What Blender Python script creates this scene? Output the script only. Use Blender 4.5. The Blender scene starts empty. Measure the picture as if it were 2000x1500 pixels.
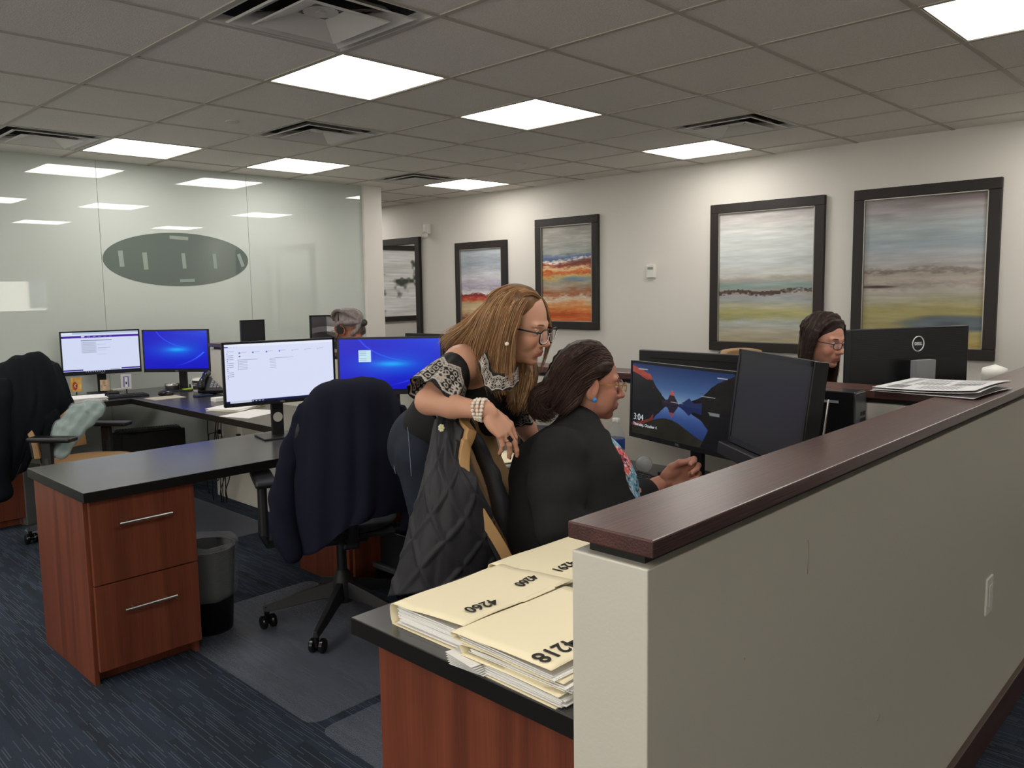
import bpy, bmesh, math, random
import numpy as np
from mathutils import Vector, Matrix
D = bpy.data; SC = bpy.context.scene; COL = SC.collection
random.seed(4); RNG = np.random.default_rng(4)
PI = math.pi
# ---------------------------------------------------------------- camera, world, exposure
cam = D.objects.new('camera', D.cameras.new('camera')); COL.objects.link(cam); SC.camera = cam
cr, cu, cf = Vector((0.70237,-0.71159,-0.01781)), Vector((0.08817,0.06215,0.99416)), Vector((0.70633,0.69984,-0.10640))
m = Matrix((cr, cu, -cf)).transposed().to_4x4(); m.translation = Vector((-2.0637,-2.8656,1.455)); cam.matrix_world = m
cam.data.sensor_width = 36; cam.data.lens = 28.48; cam.data.shift_x = 0.0234; cam.data.shift_y = -0.0074
cam.data.clip_start = 0.02
wd = D.worlds.new('daylight'); SC.world = wd; wd.use_nodes = True
wd.node_tree.nodes['Background'].inputs[0].default_value = (1.0, .965, .88, 1); wd.node_tree.nodes['Background'].inputs[1].default_value = 2.7
SC.view_settings.view_transform = 'Standard'; SC.view_settings.look = 'None'; SC.view_settings.gamma = 1
SC.view_settings.use_curve_mapping = False; SC.view_settings.exposure = 0.72
LAMP = 6.5           # emission of the ceiling panels
HC = 2.444           # ceiling height
G = 0.61             # ceiling grid
# ---------------------------------------------------------------- materials
def lin(c):
    if isinstance(c, str): c = tuple(int(c[i:i+2], 16)/255 for i in (0,2,4))
    return tuple((x/12.92 if x <= .04045 else ((x+.055)/1.055)**2.4) for x in c) + (1,)
def lina(a):
    a = np.clip(np.asarray(a, float), 0, 1); return np.where(a <= .04045, a/12.92, ((a+.055)/1.055)**2.4)
MC = {}
def mat(name, col='808080', rough=.5, metal=0, spec=.5, bump=0, bscale=60, mottle=0, mscale=5, coat=0, emit=0, alpha=1, trans=0, sheen=0, stretch=None, vcol=False, ior=1.45, sss=0):
    if name in MC: return MC[name]
    m = D.materials.new(name); m.use_nodes = True; nt = m.node_tree; N = nt.nodes; L = nt.links
    b = N['Principled BSDF']; MC[name] = m
    c = lin(col); b.inputs['Base Color'].default_value = c; b.inputs['Roughness'].default_value = rough
    b.inputs['Metallic'].default_value = metal; b.inputs['Specular IOR Level'].default_value = spec
    b.inputs['Coat Weight'].default_value = coat; b.inputs['Coat Roughness'].default_value = .03
    b.inputs['Sheen Weight'].default_value = sheen; b.inputs['IOR'].default_value = ior
    if sheen: b.inputs['Sheen Tint'].default_value = c
    if sss: b.inputs['Subsurface Weight'].default_value = sss; b.inputs['Subsurface Radius'].default_value = (.02,.008,.004); b.inputs['Subsurface Scale'].default_value = .3
    if trans: b.inputs['Transmission Weight'].default_value = trans
    if alpha < 1: b.inputs['Alpha'].default_value = alpha
    src = None
    if vcol:
        a = N.new('ShaderNodeAttribute'); a.attribute_name = 'Col'; src = a.outputs['Color']; L.new(src, b.inputs['Base Color'])
        if emit: L.new(src, b.inputs['Emission Color'])
    if emit:
        if not vcol: b.inputs['Emission Color'].default_value = c
        b.inputs['Emission Strength'].default_value = emit
    if bump or mottle:
        tc = N.new('ShaderNodeTexCoord'); mp = N.new('ShaderNodeMapping'); L.new(tc.outputs['Object'], mp.inputs[0])
        if stretch: mp.inputs['Scale'].default_value = stretch
    if bump:
        n = N.new('ShaderNodeTexNoise'); n.inputs['Scale'].default_value = bscale; n.inputs['Detail'].default_value = 4; L.new(mp.outputs[0], n.inputs['Vector'])
        bp = N.new('ShaderNodeBump'); bp.inputs['Strength'].default_value = bump; bp.inputs['Distance'].default_value = .004
        L.new(n.outputs[0], bp.inputs['Height']); L.new(bp.outputs[0], b.inputs['Normal'])
    if mottle:
        n = N.new('ShaderNodeTexNoise'); n.inputs['Scale'].default_value = mscale; n.inputs['Detail'].default_value = 5; L.new(mp.outputs[0], n.inputs['Vector'])
        mx = N.new('ShaderNodeMix'); mx.data_type = 'RGBA'; mx.blend_type = 'MULTIPLY'; mx.inputs['Factor'].default_value = 1
        cr_ = N.new('ShaderNodeMapRange'); cr_.inputs['From Min'].default_value = .3; cr_.inputs['From Max'].default_value = .7
        cr_.inputs['To Min'].default_value = 1-mottle; cr_.inputs['To Max'].default_value = 1
        L.new(n.outputs[0], cr_.inputs['Value']); L.new(cr_.outputs[0], mx.inputs['B'])
        if src: L.new(src, mx.inputs['A'])
        else: mx.inputs['A'].default_value = c
        L.new(mx.outputs['Result'], b.inputs['Base Color'])
    return m
def wood_mat(name, c1, c2, rough, vertical=2, scale=1.0, coat=0, bump=.0):
    m = D.materials.new(name); m.use_nodes = True; nt = m.node_tree; N = nt.nodes; L = nt.links; b = N['Principled BSDF']; MC[name] = m
    tc = N.new('ShaderNodeTexCoord'); mp = N.new('ShaderNodeMapping'); L.new(tc.outputs['Object'], mp.inputs[0])
    s = [14*scale]*3; s[vertical] = .55*scale; mp.inputs['Scale'].default_value = s
    n = N.new('ShaderNodeTexNoise'); n.inputs['Scale'].default_value = 1; n.inputs['Detail'].default_value = 6; n.inputs['Distortion'].default_value = .6; L.new(mp.outputs[0], n.inputs['Vector'])
    mp2 = N.new('ShaderNodeMapping'); L.new(tc.outputs['Object'], mp2.inputs[0]); s2 = [180*scale]*3; s2[vertical] = 5*scale; mp2.inputs['Scale'].default_value = s2
    n2 = N.new('ShaderNodeTexNoise'); n2.inputs['Scale'].default_value = 1; L.new(mp2.outputs[0], n2.inputs['Vector'])
    ad = N.new('ShaderNodeMath'); ad.operation = 'MULTIPLY_ADD'; ad.inputs[1].default_value = .35; L.new(n2.outputs[0], ad.inputs[0]); L.new(n.outputs[0], ad.inputs[2])
    cr = N.new('ShaderNodeValToRGB'); L.new(ad.outputs[0], cr.inputs[0]); e = cr.color_ramp.elements
    e[0].position = .45; e[0].color = lin(c2); e[1].position = .85; e[1].color = lin(c1)
    L.new(cr.outputs[0], b.inputs['Base Color']); b.inputs['Roughness'].default_value = rough; b.inputs['Coat Weight'].default_value = coat; b.inputs['Coat Roughness'].default_value = .25
    if bump:
        bp = N.new('ShaderNodeBump'); bp.inputs['Strength'].default_value = bump; bp.inputs['Distance'].default_value = .002; L.new(n2.outputs[0], bp.inputs['Height']); L.new(bp.outputs[0], b.inputs['Normal'])
    return m
def carpet_mat():
    m = D.materials.new('carpet'); m.use_nodes = True; nt = m.node_tree; N = nt.nodes; L = nt.links; b = N['Principled BSDF']
    def mth(op, a, c=None, d=None):
        n = N.new('ShaderNodeMath'); n.operation = op
        for i, v in enumerate((a, c, d)):
            if v is None: continue
            if isinstance(v, (int, float)): n.inputs[i].default_value = v
            else: L.new(v, n.inputs[i])
        return n.outputs[0]
    tc = N.new('ShaderNodeTexCoord'); sx = N.new('ShaderNodeSeparateXYZ'); L.new(tc.outputs['Object'], sx.inputs[0])
    x, y = sx.outputs[0], sx.outputs[1]
    xs = mth('MULTIPLY', x, 120); row = mth('FLOOR', xs); fr = mth('FRACT', xs)
    w1 = N.new('ShaderNodeTexWhiteNoise'); w1.noise_dimensions = '1D'; L.new(row, w1.inputs['W'])
    ys = mth('MULTIPLY_ADD', w1.outputs['Value'], 13.7, mth('MULTIPLY', y, 11)); seg = mth('FLOOR', ys)
    cb = N.new('ShaderNodeCombineXYZ'); L.new(row, cb.inputs[0]); L.new(seg, cb.inputs[1])
    w2 = N.new('ShaderNodeTexWhiteNoise'); w2.noise_dimensions = '2D'; L.new(cb.outputs[0], w2.inputs['Vector'])
    on = mth('MULTIPLY', mth('GREATER_THAN', w2.outputs['Value'], .62), mth('LESS_THAN', fr, .36))
    nz = N.new('ShaderNodeTexNoise'); nz.inputs['Scale'].default_value = 320; L.new(tc.outputs['Object'], nz.inputs['Vector'])
    cb2 = N.new('ShaderNodeCombineXYZ'); L.new(mth('FLOOR', mth('MULTIPLY', x, 25)), cb2.inputs[0]); L.new(mth('FLOOR', mth('MULTIPLY', y, 3)), cb2.inputs[1])
    w3 = N.new('ShaderNodeTexWhiteNoise'); w3.noise_dimensions = '2D'; L.new(cb2.outputs[0], w3.inputs['Vector'])
    mx0 = N.new('ShaderNodeMix'); mx0.data_type = 'RGBA'; mx0.inputs['A'].default_value = lin('2b3038'); mx0.inputs['B'].default_value = lin('333b4a'); L.new(w3.outputs['Value'], mx0.inputs['Factor'])
    mx = N.new('ShaderNodeMix'); mx.data_type = 'RGBA'; mx.inputs['B'].default_value = lin('555d67'); L.new(mx0.outputs['Result'], mx.inputs['A'])
    L.new(mth('MULTIPLY', on, mth('MULTIPLY', w2.outputs['Value'], .9)), mx.inputs['Factor'])
    mu = N.new('ShaderNodeMix'); mu.data_type = 'RGBA'; mu.blend_type = 'MULTIPLY'; mu.inputs['Factor'].default_value = 1
    L.new(mx.outputs['Result'], mu.inputs['A']); mr = N.new('ShaderNodeMapRange'); mr.inputs['To Min'].default_value = .45; mr.inputs['To Max'].default_value = 1.4; L.new(nz.outputs[0], mr.inputs['Value']); L.new(mr.outputs[0], mu.inputs['B'])
    L.new(mu.outputs['Result'], b.inputs['Base Color']); b.inputs['Roughness'].default_value = .95; b.inputs['Specular IOR Level'].default_value = .15
    bp = N.new('ShaderNodeBump'); bp.inputs['Strength'].default_value = .6; bp.inputs['Distance'].default_value = .004; L.new(nz.outputs[0], bp.inputs['Height']); L.new(bp.outputs[0], b.inputs['Normal'])
    return m
WALL = mat('wall_paint', 'ddd8d0', .6, bump=.06, bscale=240)
TILE = mat('ceiling_tile', 'faf4ea', .95, spec=.1, bump=.5, bscale=170, mottle=.2, mscale=200)
TBAR = mat('ceiling_tbar', 'b9b2a4', .6)
CHERRY = wood_mat('cherry_laminate', '7f432d', '582a1b', .40)
CAPW = wood_mat('mahogany_stain', '512f29', '3b2320', .36, vertical=0, scale=1.6, coat=.4, bump=.35)
CAPW2 = wood_mat('mahogany_stain_cross', '512f29', '3b2320', .36, vertical=1, scale=1.6, coat=.15, bump=.35)
TOPM = mat('black_laminate', '403f40', .22, spec=1.0, bump=.04, bscale=500)
EDGE = mat('black_edge', '141211', .4)
BLK = mat('black_plastic', '17171a', .42)
BLKG = mat('black_gloss_plastic', '101012', .2)
SCRN_OFF = mat('dark_screen', '2a2a2e', .22, spec=.5)
STEEL = mat('brushed_steel', 'c9c8c4', .28, metal=1)
GREYP = mat('grey_plastic', '8d8f92', .4)
WHITEP = mat('white_plastic', 'e4e2da', .4)
PAPER = mat('paper', 'efedea', .8)
MANILA = mat('manila_card', 'f0e4c2', .75)
BLKRUB = mat('black_nylon', '1c1c1e', .55)
TAN = mat('tan_leather', 'ad8759', .42, bump=.08, bscale=120)
GOLD = mat('gold_metal', 'b88a4a', .3, metal=1)
INK = mat('black_ink', '1a1816', .7)
GLASSC = mat('clear_lens', 'ffffff', .02, alpha=.12, spec=.6)
# ---------------------------------------------------------------- object helpers
def tag(o, label=None, cat=None, group=None, kind=None):
    if label: o['label'] = label
    if cat: o['category'] = cat
    if group: o['group'] = group
    if kind: o['kind'] = kind
    return o
def thing(name, label, cat, loc=(0,0,0), rz=0, group=None, rot=None):
    o = D.objects.new(name, None); COL.objects.link(o); o.empty_display_size = .1
    o.location = loc; o.rotation_euler = rot if rot else (0,0,rz); return tag(o, label, cat, group)
def link(name, me, mt, parent=None, smooth=False, loc=None):
    o = D.objects.new(name, me); COL.objects.link(o)
    if mt is not None:
        for q in (mt if isinstance(mt, (list, tuple)) else [mt]): me.materials.append(q)
    if parent is not None: o.parent = parent
    if smooth: me.shade_smooth()
    if loc is not None: o.location = loc
    return o
def world_child(o, parent):
    """parent without moving: geometry is in world coordinates"""
    o.parent = parent; bpy.context.view_layer.update(); o.matrix_parent_inverse = parent.matrix_world.inverted(); return o
class MB:
    def __init__(s): s.bm = bmesh.new()
    def _new(s, f, mi):
        for q in f: q.material_index = mi
    def box(s, x0, x1, y0, y1, z0, z1, mi=0, bev=0, M=None, seg=2):
        b = bmesh.new(); bmesh.ops.create_cube(b, size=1)
        for v in b.verts: v.co = Vector(((x0+x1)/2+v.co.x*(x1-x0), (y0+y1)/2+v.co.y*(y1-y0), (z0+z1)/2+v.co.z*(z1-z0)))
        if bev: bmesh.ops.bevel(b, geom=b.edges[:], offset=bev, segments=seg, affect='EDGES', profile=.5)
        return s._merge(b, mi, M)
    def _merge(s, b, mi=0, M=None):
        if M is not None: bmesh.ops.transform(b, matrix=M, verts=b.verts[:])
        for f in b.faces: f.material_index = mi
        me = D.meshes.new('tmp'); b.to_mesh(me); b.free(); s.bm.from_mesh(me); D.meshes.remove(me); return s
    def cyl(s, a, c, r0, r1=None, n=16, mi=0, caps=True):
        a, c = Vector(a), Vector(c); r1 = r0 if r1 is None else r1; d = c-a
        b = bmesh.new(); bmesh.ops.create_cone(b, cap_ends=caps, segments=n, radius1=r0, radius2=r1, depth=d.length)
        M = Matrix.Translation((a+c)/2) @ d.to_track_quat('Z','Y').to_matrix().to_4x4()
        return s._merge(b, mi, M)
    def sph(s, c, r, n=12, mi=0, sc=(1,1,1), M=None):
        b = bmesh.new(); bmesh.ops.create_uvsphere(b, u_segments=n*2, v_segments=n, radius=r)
        T = Matrix.Translation(Vector(c)) @ Matrix.Diagonal((sc[0],sc[1],sc[2],1))
        return s._merge(b, mi, (M @ T) if M is not None else T)
    def tube(s, pts, r, n=8, mi=0, closed=False, flat=1):
        P = [Vector(p) for p in pts]; rs = r if isinstance(r, (list, tuple)) else [r]*len(P); rings = []
        up = None
        for i, q in enumerate(P):
            t = ((P[(i+1) % len(P)]-P[i-1]) if closed else (P[min(i+1,len(P)-1)]-P[max(i-1,0)])).normalized()
            if up is None: up = t.orthogonal().normalized()
            up = (up - t*up.dot(t)).normalized(); sd = t.cross(up)
            rings.append([s.bm.verts.new(q+(up*math.cos(2*PI*k/n)*flat+sd*math.sin(2*PI*k/n))*rs[i]) for k in range(n)])
        m = len(P) if closed else len(P)-1
        for i in range(m):
            A, B = rings[i], rings[(i+1) % len(P)]
            for k in range(n):
                f = s.bm.faces.new((A[k],A[(k+1)%n],B[(k+1)%n],B[k])); f.material_index = mi; f.smooth = True
        if not closed:
            for rg in (rings[0][::-1], rings[-1]):
                f = s.bm.faces.new(rg); f.material_index = mi
        return s
    def lathe(s, prof, c=(0,0,0), n=32, mi=0, M=None):
        b = bmesh.new(); rings = []
        for r, z in prof: rings.append([b.verts.new((r*math.cos(2*PI*k/n), r*math.sin(2*PI*k/n), z)) for k in range(n)])
        for A, B in zip(rings, rings[1:]):
            for k in range(n): f = b.faces.new((A[k],A[(k+1)%n],B[(k+1)%n],B[k])); f.smooth = True
        bmesh.ops.remove_doubles(b, verts=b.verts[:], dist=1e-6)
        T = Matrix.Translation(Vector(c)); return s._merge(b, mi, T if M is None else M @ T)
    def poly(s, pts, t, mi=0, M=None):
        """flat polygon in xy extruded up by t"""
        b = bmesh.new(); v = [b.verts.new((x,y,0)) for x, y in pts]; f = b.faces.new(v)
        if t:
            r = bmesh.ops.extrude_face_region(b, geom=[f])
            for q in r['geom']:
                if isinstance(q, bmesh.types.BMVert): q.co.z += t
        bmesh.ops.recalc_face_normals(b, faces=b.faces[:]); return s._merge(b, mi, M)
    def build(s, name, mt, parent=None, smooth=False, loc=None, bevel=0, sharp=None):
        me = D.meshes.new(name); s.bm.to_mesh(me); s.bm.free(); o = link(name, me, mt, parent, smooth, loc)
        if smooth and sharp is not None:
            try: me.set_sharp_from_angle(angle=math.radians(sharp))
            except Exception: pass
        if bevel:
            md = o.modifiers.new('bevel','BEVEL'); md.width = bevel; md.segments = 2; md.limit_method = 'ANGLE'
        return o
def gmesh(name, V, F, mt, parent=None, smooth=True, colors=None):
    me = D.meshes.new(name); me.from_pydata(np.asarray(V).tolist(), [], np.asarray(F).tolist() if isinstance(F, np.ndarray) else F); me.update()
    if colors is not None:
        a = me.color_attributes.new('Col', 'FLOAT_COLOR', 'POINT'); c = np.ones((len(V),4), np.float32); c[:,:3] = colors; a.data.foreach_set('color', c.ravel())
    return link(name, me, mt, parent, smooth)
def gridmesh(P):
    """P: (n,m,3) -> verts, quads"""
    n, m = P.shape[:2]; i = np.arange(n*m).reshape(n,m)
    return P.reshape(-1,3), np.stack([i[:-1,:-1],i[:-1,1:],i[1:,1:],i[1:,:-1]],-1).reshape(-1,4)
def text(body, size, mt, parent, M, name='lettering', depth=.0003, align='CENTER', sx=1, bold=0):
    cu_ = D.curves.new(name,'FONT'); cu_.body = body; cu_.size = size; cu_.align_x = align; cu_.align_y = 'CENTER'; cu_.extrude = depth; cu_.offset = bold
    t = D.objects.new(name, cu_); COL.objects.link(t); bpy.context.view_layer.update()
    me = D.meshes.new_from_object(t); D.objects.remove(t)
    for v in me.vertices: v.co.x *= sx
    me.transform(M); return link(name, me, mt, parent)
def catmull(P, n):
    P = np.asarray(P, float); k = len(P); t = np.linspace(0, k-1-1e-9, n); i = t.astype(int); u = (t-i)[:,None]
    if P.ndim == 3: u = u[:,:,None]
    g = lambda j: P[np.clip(j,0,k-1)]
    a, b, c, d = g(i-1), g(i), g(i+1), g(i+2)
    a = np.where((i==0).reshape((-1,)+(1,)*(P.ndim-1)), 2*b-c, a); d = np.where((i+2>k-1).reshape((-1,)+(1,)*(P.ndim-1)), 2*c-b, d)
    return .5*((2*b)+(-a+c)*u+(2*a-5*b+4*c-d)*u*u+(-a+3*b-3*c+d)*u**3)
def patch(rows, n, m):
    R_ = np.asarray(rows, float); A = catmull(R_, n); return catmull(A.transpose(1,0,2), m).transpose(1,0,2)
def vnoise(P, s, seed=0):
    """smooth value noise of points (...,3) -> -1..1"""
    r = np.random.default_rng(seed); T = r.random((16,16,16))*2-1; Q = np.asarray(P)*s+100.3; i = np.floor(Q).astype(int); f = Q-i; f = f*f*(3-2*f); i &= 15; j = (i+1) & 15
    out = 0
    for dx in (0,1):
        for dy in (0,1):
            for dz in (0,1):
                w = (f[...,0] if dx else 1-f[...,0])*(f[...,1] if dy else 1-f[...,1])*(f[...,2] if dz else 1-f[...,2])
                out = out + w*T[(j if dx else i)[...,0],(j if dy else i)[...,1],(j if dz else i)[...,2]]
    return out
def normals(P):
    du = np.gradient(P, axis=0); dv = np.gradient(P, axis=1); n = np.cross(du, dv); return n/np.maximum(np.linalg.norm(n,axis=-1,keepdims=True),1e-9)
def sheet(name, P, th, mt, parent, colors=None, sub=0):
    V, F = gridmesh(P); o = gmesh(name, V, F, mt, parent, True, colors)
    md = o.modifiers.new('solid','SOLIDIFY'); md.thickness = th; md.offset = 0
    return o
# ---------------------------------------------------------------- implicit surfaces (bodies, hair masses, cushions)
class Vol:
    def __init__(s, lo, hi, h):
        s.lo = np.array(lo, float); s.h = h; s.n = np.ceil((np.array(hi)-s.lo)/h).astype(int)+1; s.f = np.full(s.n, .05, np.float32)
    def _blk(s, lo, hi, k):
        a = np.clip(np.floor((np.array(lo)-k-s.lo)/s.h).astype(int)-3, 0, s.n); b = np.clip(np.ceil((np.array(hi)+k-s.lo)/s.h).astype(int)+4, 0, s.n)
        if (b<=a).any(): return None, None
        g = [((np.arange(a[i],b[i])*s.h)+s.lo[i]).astype(np.float32) for i in range(3)]
        return (slice(a[0],b[0]),slice(a[1],b[1]),slice(a[2],b[2])), np.stack(np.meshgrid(*g, indexing='ij'),-1)
    def _put(s, sl, d, k, sub):
        f = s.f[sl]
        if sub: d = -d; h = np.maximum(k-np.abs(f-d),0); s.f[sl] = np.maximum(f,d)+h*h/(4*k)
        else: h = np.maximum(k-np.abs(f-d),0); s.f[sl] = np.minimum(f,d)-h*h/(4*k)
    def ell(s, c, r, M=None, k=.01, sub=False):
        c = np.array(c, float); r = np.array(r, float) if not np.isscalar(r) else np.full(3, float(r)); A = np.eye(3) if M is None else np.array(M, float)
        e = np.sqrt(((A*r)**2).sum(1)); sl, X = s._blk(c-e, c+e, k)
        if sl is None: return s
        q = (X-c.astype(np.float32)) @ A.astype(np.float32); k0 = np.linalg.norm(q/r, axis=-1); k1 = np.linalg.norm(q/(r*r), axis=-1)
        s._put(sl, k0*(k0-1)/np.maximum(k1,1e-6), k, sub); return s
    def cap(s, a, b, ra, rb=None, k=.01, sub=False):
        a, b = np.array(a,float), np.array(b,float); rb = ra if rb is None else rb; R_ = max(ra,rb)
        sl, X = s._blk(np.minimum(a,b)-R_, np.maximum(a,b)+R_, k)
        if sl is None: return s
        d = (b-a); L2 = max((d*d).sum(),1e-12); t = np.clip(((X-a)@d)/L2,0,1); q = np.linalg.norm(X-a-t[...,None]*d,axis=-1)
        s._put(sl, q-(ra+(rb-ra)*t), k, sub); return s
    def chain(s, pts, rs, k=.01):
        for i in range(len(pts)-1): s.cap(pts[i],pts[i+1],rs[i],rs[i+1],k)
        return s
    def noise(s, amp, sc, seed=0):
        m = np.abs(s.f) < amp*3+s.h*3; idx = np.argwhere(m); s.f[m] += (amp*vnoise(idx*s.h+s.lo, sc, seed)).astype(np.float32); return s
    def clip_below(s, z, k=.004):
        zz = (np.arange(s.n[2])*s.h+s.lo[2]); s.f = np.maximum(s.f, (z-zz)[None,None,:].astype(np.float32)); return s
    def mesh(s, it=2):
        f = s.f; f[0]=f[-1]=.05; f[:,0]=f[:,-1]=.05; f[:,:,0]=f[:,:,-1]=.05
        S = f < 0; c = np.zeros(np.array(S.shape)-1, np.int8)
        for dx in (0,1):
            for dy in (0,1):
                for dz in (0,1): c += S[dx:S.shape[0]-1+dx, dy:S.shape[1]-1+dy, dz:S.shape[2]-1+dz]
        act = (c>0)&(c<8); I = np.argwhere(act); ID = np.full(act.shape,-1,np.int32); ID[act] = np.arange(len(I))
        cor = [(dx,dy,dz) for dx in (0,1) for dy in (0,1) for dz in (0,1)]
        val = np.stack([f[I[:,0]+a,I[:,1]+b,I[:,2]+d] for a,b,d in cor],1); cn = np.array(cor,float)
        acc = np.zeros((len(I),3)); cnt = np.zeros(len(I))
        for a in range(8):
            for b in range(a+1,8):
                if abs(cn[a]-cn[b]).sum()==1:
                    va, vb = val[:,a], val[:,b]; x = (va<0)!=(vb<0); t = np.where(x, va/np.where(x,va-vb,1), 0)
                    acc += np.where(x[:,None], cn[a]+(cn[b]-cn[a])*t[:,None], 0); cnt += x
        V = (I+acc/np.maximum(cnt,1)[:,None])*s.h+s.lo; Q = []
        for ax in range(3):
            o1, o2 = (ax+1)%3, (ax+2)%3; sl0 = [slice(None)]*3; sl1 = [slice(None)]*3; sl0[ax]=slice(0,-1); sl1[ax]=slice(1,None)
            x = S[tuple(sl0)] != S[tuple(sl1)]; E_ = np.argwhere(x); E_ = E_[(E_[:,o1]>0)&(E_[:,o2]>0)]
            ins = S[E_[:,0],E_[:,1],E_[:,2]]
            def cid(d1,d2):
                e = E_.copy(); e[:,o1]-=d1; e[:,o2]-=d2; e = np.minimum(e, np.array(act.shape)-1); return ID[e[:,0],e[:,1],e[:,2]]
            q = np.stack([cid(1,1),cid(0,1),cid(0,0),cid(1,0)],1); q[~ins] = q[~ins][:,::-1]; Q.append(q)
        Q = np.concatenate(Q); Q = Q[(Q>=0).all(1)]
        E_ = np.concatenate([Q[:,[0,1]],Q[:,[1,2]],Q[:,[2,3]],Q[:,[3,0]]]); s.f = None
        deg = np.bincount(E_.ravel(), minlength=len(V)).astype(float)[:,None]
        for _ in range(it):
            for lam in (.5,-.53):
                A = np.zeros_like(V)
                for d in range(3): A[:,d] = np.bincount(E_[:,0],V[E_[:,1],d],len(V))+np.bincount(E_[:,1],V[E_[:,0],d],len(V))
                V = V+lam*(A/np.maximum(deg,1)-V)
        return V, Q
def vol_obj(name, vol, mt, parent, it=2, cf=None):
    V, Q = vol.mesh(it); return gmesh(name, V, Q, mt, parent, True, None if cf is None else cf(V))

# ---------------------------------------------------------------- the setting
def struct(o): o['kind'] = 'structure'; return o
X1 = 3.97; YG = 3.39; X0, Y0 = -5.6, -7.0; YE = 6.5
f = MB().box(X0-.1, X1+.1, Y0-.1, YE+.1, -.1, 0).build('floor', carpet_mat()); struct(f)
LIGHTS = [(u,v) for v in (4,0,-4) for u in (-5,-3,0,2,5)] + [(5,8),(3,8)]  # last corridor panel is unseen, added to brighten the mirrored painting
VENTS = [(-1,-1),(1,2),(4,-1),(4,4),(-1,4)]
bm = bmesh.new()
def cq(b, x0, x1, y0, y1, z): b.faces.new([b.verts.new(q) for q in ((x0,y0,z),(x0,y1,z),(x1,y1,z),(x1,y0,z))])
for u in range(-10, 7):
    for v in range(-12, 11):
        if (u,v) in LIGHTS or (u,v) in VENTS: continue
        x0, x1, y0, y1 = max(u*G,X0-.05), min((u+1)*G,X1+.05), max(v*G,Y0-.05), min((v+1)*G,YE+.05)
        if x1 > x0 and y1 > y0: cq(bm, x0, x1, y0, y1, HC)
me = D.meshes.new('ceiling'); bm.to_mesh(me); bm.free(); struct(link('ceiling', me, TILE))
tb = MB()
for u in range(-9, 7): tb.box(u*G-.011, u*G+.011, Y0, YE, HC-.004, HC+.01)
for v in range(-11, 11): tb.box(X0, X1, v*G-.011, v*G+.011, HC-.0035, HC+.01)
struct(tb.build('ceiling_grid', TBAR))
DARKV = mat('duct_dark', '3a3835', .8); DIFF = mat('diffuser_plastic', 'dedad2', .45)
struct(MB().box(X0-.1,X1+.1,Y0-.1,YE+.1,HC+.32,HC+.4).build('ceiling_slab', DARKV))
struct(MB().box(X1, X1+.1, Y0-.1, YE+.1, 0, HC+.3).build('wall_right', WALL))
b = MB(); lw = [(-6.4,-4.0),(-3.6,-1.2),(-.8,1.6)]; ys = [Y0-.1]+[q for w_ in lw for q in w_]+[YE+.1]
for a0, a1 in zip(ys[::2], ys[1::2]): b.box(X0-.1, X0, a0, a1, 0, HC+.3)
for a0, a1 in lw: b.box(X0-.1, X0, a0, a1, 0, .85); b.box(X0-.1, X0, a0, a1, 2.25, HC+.3)
struct(b.build('wall_left', WALL))
for k, (a0, a1) in enumerate(lw):  # left-wall windows are unseen, added to let in daylight from this side
    b = MB()
    for z in (.85, 2.25): b.box(X0-.08, X0-.02, a0, a1, z-.025, z+.025)
    for y in (a0, (a0+a1)/2, a1): b.box(X0-.08, X0-.02, y-.025, y+.025, .85, 2.25)
    struct(b.build('window_%d' % (k+2), mat('window_aluminium','a8aaa8',.4)))
struct(MB().box(X0, X1, YE, YE+.1, 0, HC+.3).build('wall_far', WALL))
# wall behind the viewer, with the window that the glass wall mirrors
wx0, wx1, wz0, wz1 = -.2, 3.02, 1.2, 1.78
b = MB(); b.box(X0, wx0, Y0-.1, Y0, 0, HC+.3); b.box(wx1, X1, Y0-.1, Y0, 0, HC+.3); b.box(wx0, wx1, Y0-.1, Y0, 0, wz0); b.box(wx0, wx1, Y0-.1, Y0, wz1, HC+.3)
struct(b.build('wall_back', WALL))
b = MB()
for z in (wz0, wz1): b.box(wx0, wx1, Y0-.09, Y0-.02, z-.02, z+.02)
for x in (wx0, (wx0+wx1)/2, wx1): b.box(x-.02, x+.02, Y0-.09, Y0-.02, wz0, wz1)
w = struct(b.build('window_1', mat('window_aluminium','a8aaa8',.4)))
b = MB(); b.box(-14, 14, -30, -22, -10, 5.5); facade = b.build('facing_building', mat('white_render','e8e8e4',.8)); tag(facade, 'white building facade with dark windows seen mirrored in the frosted glass wall', 'building')
for r in range(3):
    for c in range(14): MB().box(-12+c*1.9, -11.2+c*1.9, -21.99, -21.9, -1.2+r*2.3, .0+r*2.3).build('window', mat('facade_window','4c5660',.3), facade)
# frosted white back-painted glass wall: three panels with fine joints
gl = D.materials.new('white_backpainted_glass'); gl.use_nodes = True; bb = gl.node_tree.nodes['Principled BSDF']
bb.inputs['Base Color'].default_value = lin('c3cac3'); bb.inputs['Roughness'].default_value = .55; bb.inputs['Coat Weight'].default_value = 1; bb.inputs['Coat Roughness'].default_value = .004; bb.inputs['Coat IOR'].default_value = 1.9; bb.inputs['Specular IOR Level'].default_value = .2
b = MB()
for x0, x1 in ((X0,-4.17),(-4.17,-2.97),(-2.97,-1.77),(-1.77,-.57),(-.57,.229),(.229,1.428),(1.428,2.61)): b.box(x0+.0015, x1-.0015, YG, YG+.012, 0, HC)
struct(b.build('wall_glass', gl))
struct(MB().box(X0, 2.61, YG+.0125, YG+.1, 0, HC).build('wall_glass_backing', mat('glass_joint','6b6f6a',.6)))
struct(MB().box(2.61, 2.82, YG-.03, YG+.13, 0, HC).build('trim_1', WALL, bevel=.003))
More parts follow.
